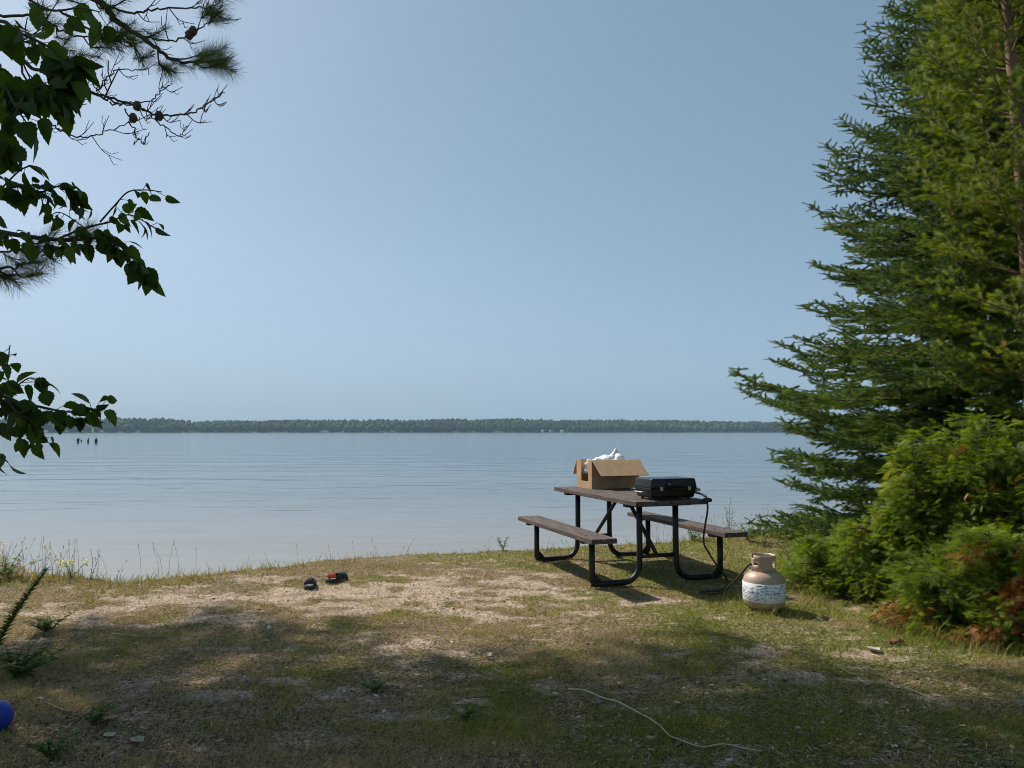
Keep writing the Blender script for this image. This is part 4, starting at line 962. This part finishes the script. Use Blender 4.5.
# low bough with tufts
pbr([(-4.6, 4.0, 2.5)] + A((-80, 262, 3.0), (-30, 262, 2.9), (10, 268, 2.9), (35, 262, 2.9)), .01, 6, .1, True, False, .003)
pbr(A((-30, 262, 2.9), (20, 248, 2.9), (50, 240, 2.9), (84, 235, 2.9)), .005, 3, .06, True, False, .003)
for px_, py_, s in ((0, 275, 1.1), (12, 280, 1.), (30, 258, 1.1), (48, 255, 1.), (85, 236, .7), (-15, 270, 1.2), (15, 262, 1.)): TP.append(np.array(at(px_, py_, 2.9))); TD.append(np.array([.7, 0, -.5])); TS.append(s)
# further boughs off to the left and above
for i in range(34):
    z = rs.uniform(2.6, 8.2); a = rs.uniform(1.9, 4.6) if z < 5.4 else rs.uniform(0, 6.28); L_ = rs.uniform(.8, 1.7) * (1.1 - z / 14); b0 = Vector((-4.62, 4.03, z)); e1 = b0 + Vector((math.cos(a) * L_, math.sin(a) * L_, rs.uniform(.0, .5)))
    pbr([b0, (b0 + e1) / 2 + Vector((0, 0, -.05)), e1], .014, 8, .22, True, False, .004)
v, f = tube([(p_ - po, r_) for p_, r_ in wood], 5); raw_mesh('branches', v, f, M['twig'], npn, None, True)
TN = needle_T(120, -.07, .04, .095, .0013, .5, random.Random(9))
TP = np.array(TP) - po; n = len(TP); inst('needles', TN, TP, frames(np.array(TD), (0, 0, 1), rng.uniform(0, 6.28, n)), np.array(TS) * .9, M['nearpine'], npn)
conem = noise_mat('brown_cone', (.05, .035, .025), (.13, .09, .06), 60, .8, .5)
for px_, py_ in ((159, 116), (133, 118), (137, 106), (189, 35), (193, 31)):
    b = bmesh.new(); bmesh.ops.create_uvsphere(b, u_segments=14, v_segments=12, radius=.017)
    for v_ in b.verts:
        a = math.atan2(v_.co.y, v_.co.x); v_.co.z *= 1.25; v_.co *= 1 + .18 * math.sin(a * 5 + v_.co.z * 300)
    bm_obj('cone', b, conem, npn, Vector(at(px_, py_, D0)) - Vector(po), smooth=False)

# ------------------------------------------------------------------ tall pines to the left, above the picture
FT = needle_T(34, -.25, .22, .3, .012, .6, random.Random(12))
def tall_pine(x0, y0, H, zc0, zc1, rad, label, seed, n_l=60, squash=1., lean=(0, 0)):
    rs_ = np.random.default_rng(seed); b0 = np.array([x0, y0, hz(x0, y0)]); e_ = empty('tall_pine', b0); tag(e_, label, 'pine tree', 'tall pines shading the foreground')
    zz = np.linspace(-.2, H, 20); tubes_obj('trunk', [(np.stack([.15 * np.sin(zz * .3) + lean[0] * zz, .1 * np.sin(zz * .25) + lean[1] * zz, zz], 1), .22 * (1 - zz / H * .85))], M['pinebark'], e_, 12)
    wood = []; P = []; D = []
    for i in range(n_l):
        z = zc0 + (zc1 - zc0) * (i + rs_.random()) / n_l; t = (z - zc0) / (zc1 - zc0); a = i * 2.4 + rs_.normal(0, .3); L_ = rad * (math.sin(math.pi * (.15 + .8 * t)) ** .6) * rs_.uniform(.7, 1.08)
        out = np.array([math.cos(a), math.sin(a) * squash, 0]); sd_ = np.array([-math.sin(a), math.cos(a), 0]); m_ = 10; tt_ = np.linspace(0, 1, m_)
        q = np.array([lean[0] * z, lean[1] * z, z]) + out * (L_ * tt_)[:, None] + np.array([0, 0, 1.]) * (L_ * (.1 * tt_ + .12 * tt_ ** 3))[:, None]; wood.append((q, np.linspace(.05, .01, m_)))
        for s in np.arange(.25, 1.02, .085):
            p = q[min(int(s * (m_ - 1)), m_ - 1)]
            for sg in (-1, 1):
                l2 = (1.15 - s) * 1.3 * rs_.uniform(.4, 1.1) + .15; d = nrm(out * .8 + sd_ * sg + np.array([0, 0, rs_.uniform(-.1, .3)])); wood.append((np.array([p, p + d * l2]), [.014, .005]))
                for u in np.arange(.3, 1.05, .3 / max(l2, .3)): 
                        if rs_.random() < .58: P.append(p + d * l2 * u + rs_.normal(0, .05, 3)); D.append(d + rs_.normal(0, .4, 3))
    P = np.array(P); D = np.array(D)
    W = P + b0; px_ = 512 + 760 * W[:, 0] / W[:, 1]; el = (W[:, 2] - CH) / W[:, 1]
    tubes_obj('branches', wood, M['bark'], e_, 4)
    inst('foliage', FT, P, frames(D, (0, 0, 1), rs_.uniform(0, 6.28, len(P))), rs_.uniform(.7, 1.1, len(P)), M['farpine'], e_)
    print('tall pine', len(P), 'in frame', int(((px_ > -10) & (el < .58)).sum()))
tall_pine(-8.5, 8.3, 15.5, 6.8, 15, 3.5, 'tall pine farther left on the bank', 41, 60)
tall_pine(-7.1, 6.5, 15, 8.0, 14.6, 3.8, 'tall leaning pine with its crown above the picture nearest the clearing', 42, 64, lean=(.11, .178))

# ------------------------------------------------------------------ sub-parts
def under(root, child, parent):
    ps = [o for o in root.children if o.name.split('.')[0] == parent]
    for c in [o for o in root.children if o.name.split('.')[0] == child]:
        c.parent = min(ps, key=lambda q: abs(q.data.vertices[0].co.x - (c.data.vertices[0].co.x + c.location.x)))
under(gr, 'handle', 'lid'); under(gr, 'latch', 'lid'); under(gr, 'foot', 'body'); under(gr, 'valve_stem', 'valve'); under(tk, 'label_print', 'label'); under(tk, 'valve_knob', 'valve')
under(pt, 'seat_bracket', 'bench_seat'); under(pt, 'top_bracket', 'tabletop')

# ------------------------------------------------------------------ haze
b = bmesh.new(); box_bm(b, -2000, 2000, -150, 2000, -4, 42)
hm = bpy.data.materials.new('haze'); hm.use_nodes = True; hn = hm.node_tree
for nd in list(hn.nodes): hn.nodes.remove(nd)
out = hn.nodes.new('ShaderNodeOutputMaterial'); pv = hn.nodes.new('ShaderNodeVolumePrincipled'); pv.inputs['Color'].default_value = (.55, .8, 1, 1); pv.inputs['Density'].default_value = .0002
hn.links.new(pv.outputs[0], out.inputs['Volume'])
tag(bm_obj('haze', b, hm, smooth=False), 'thin bluish summer haze over the lake', 'haze', kind='stuff')
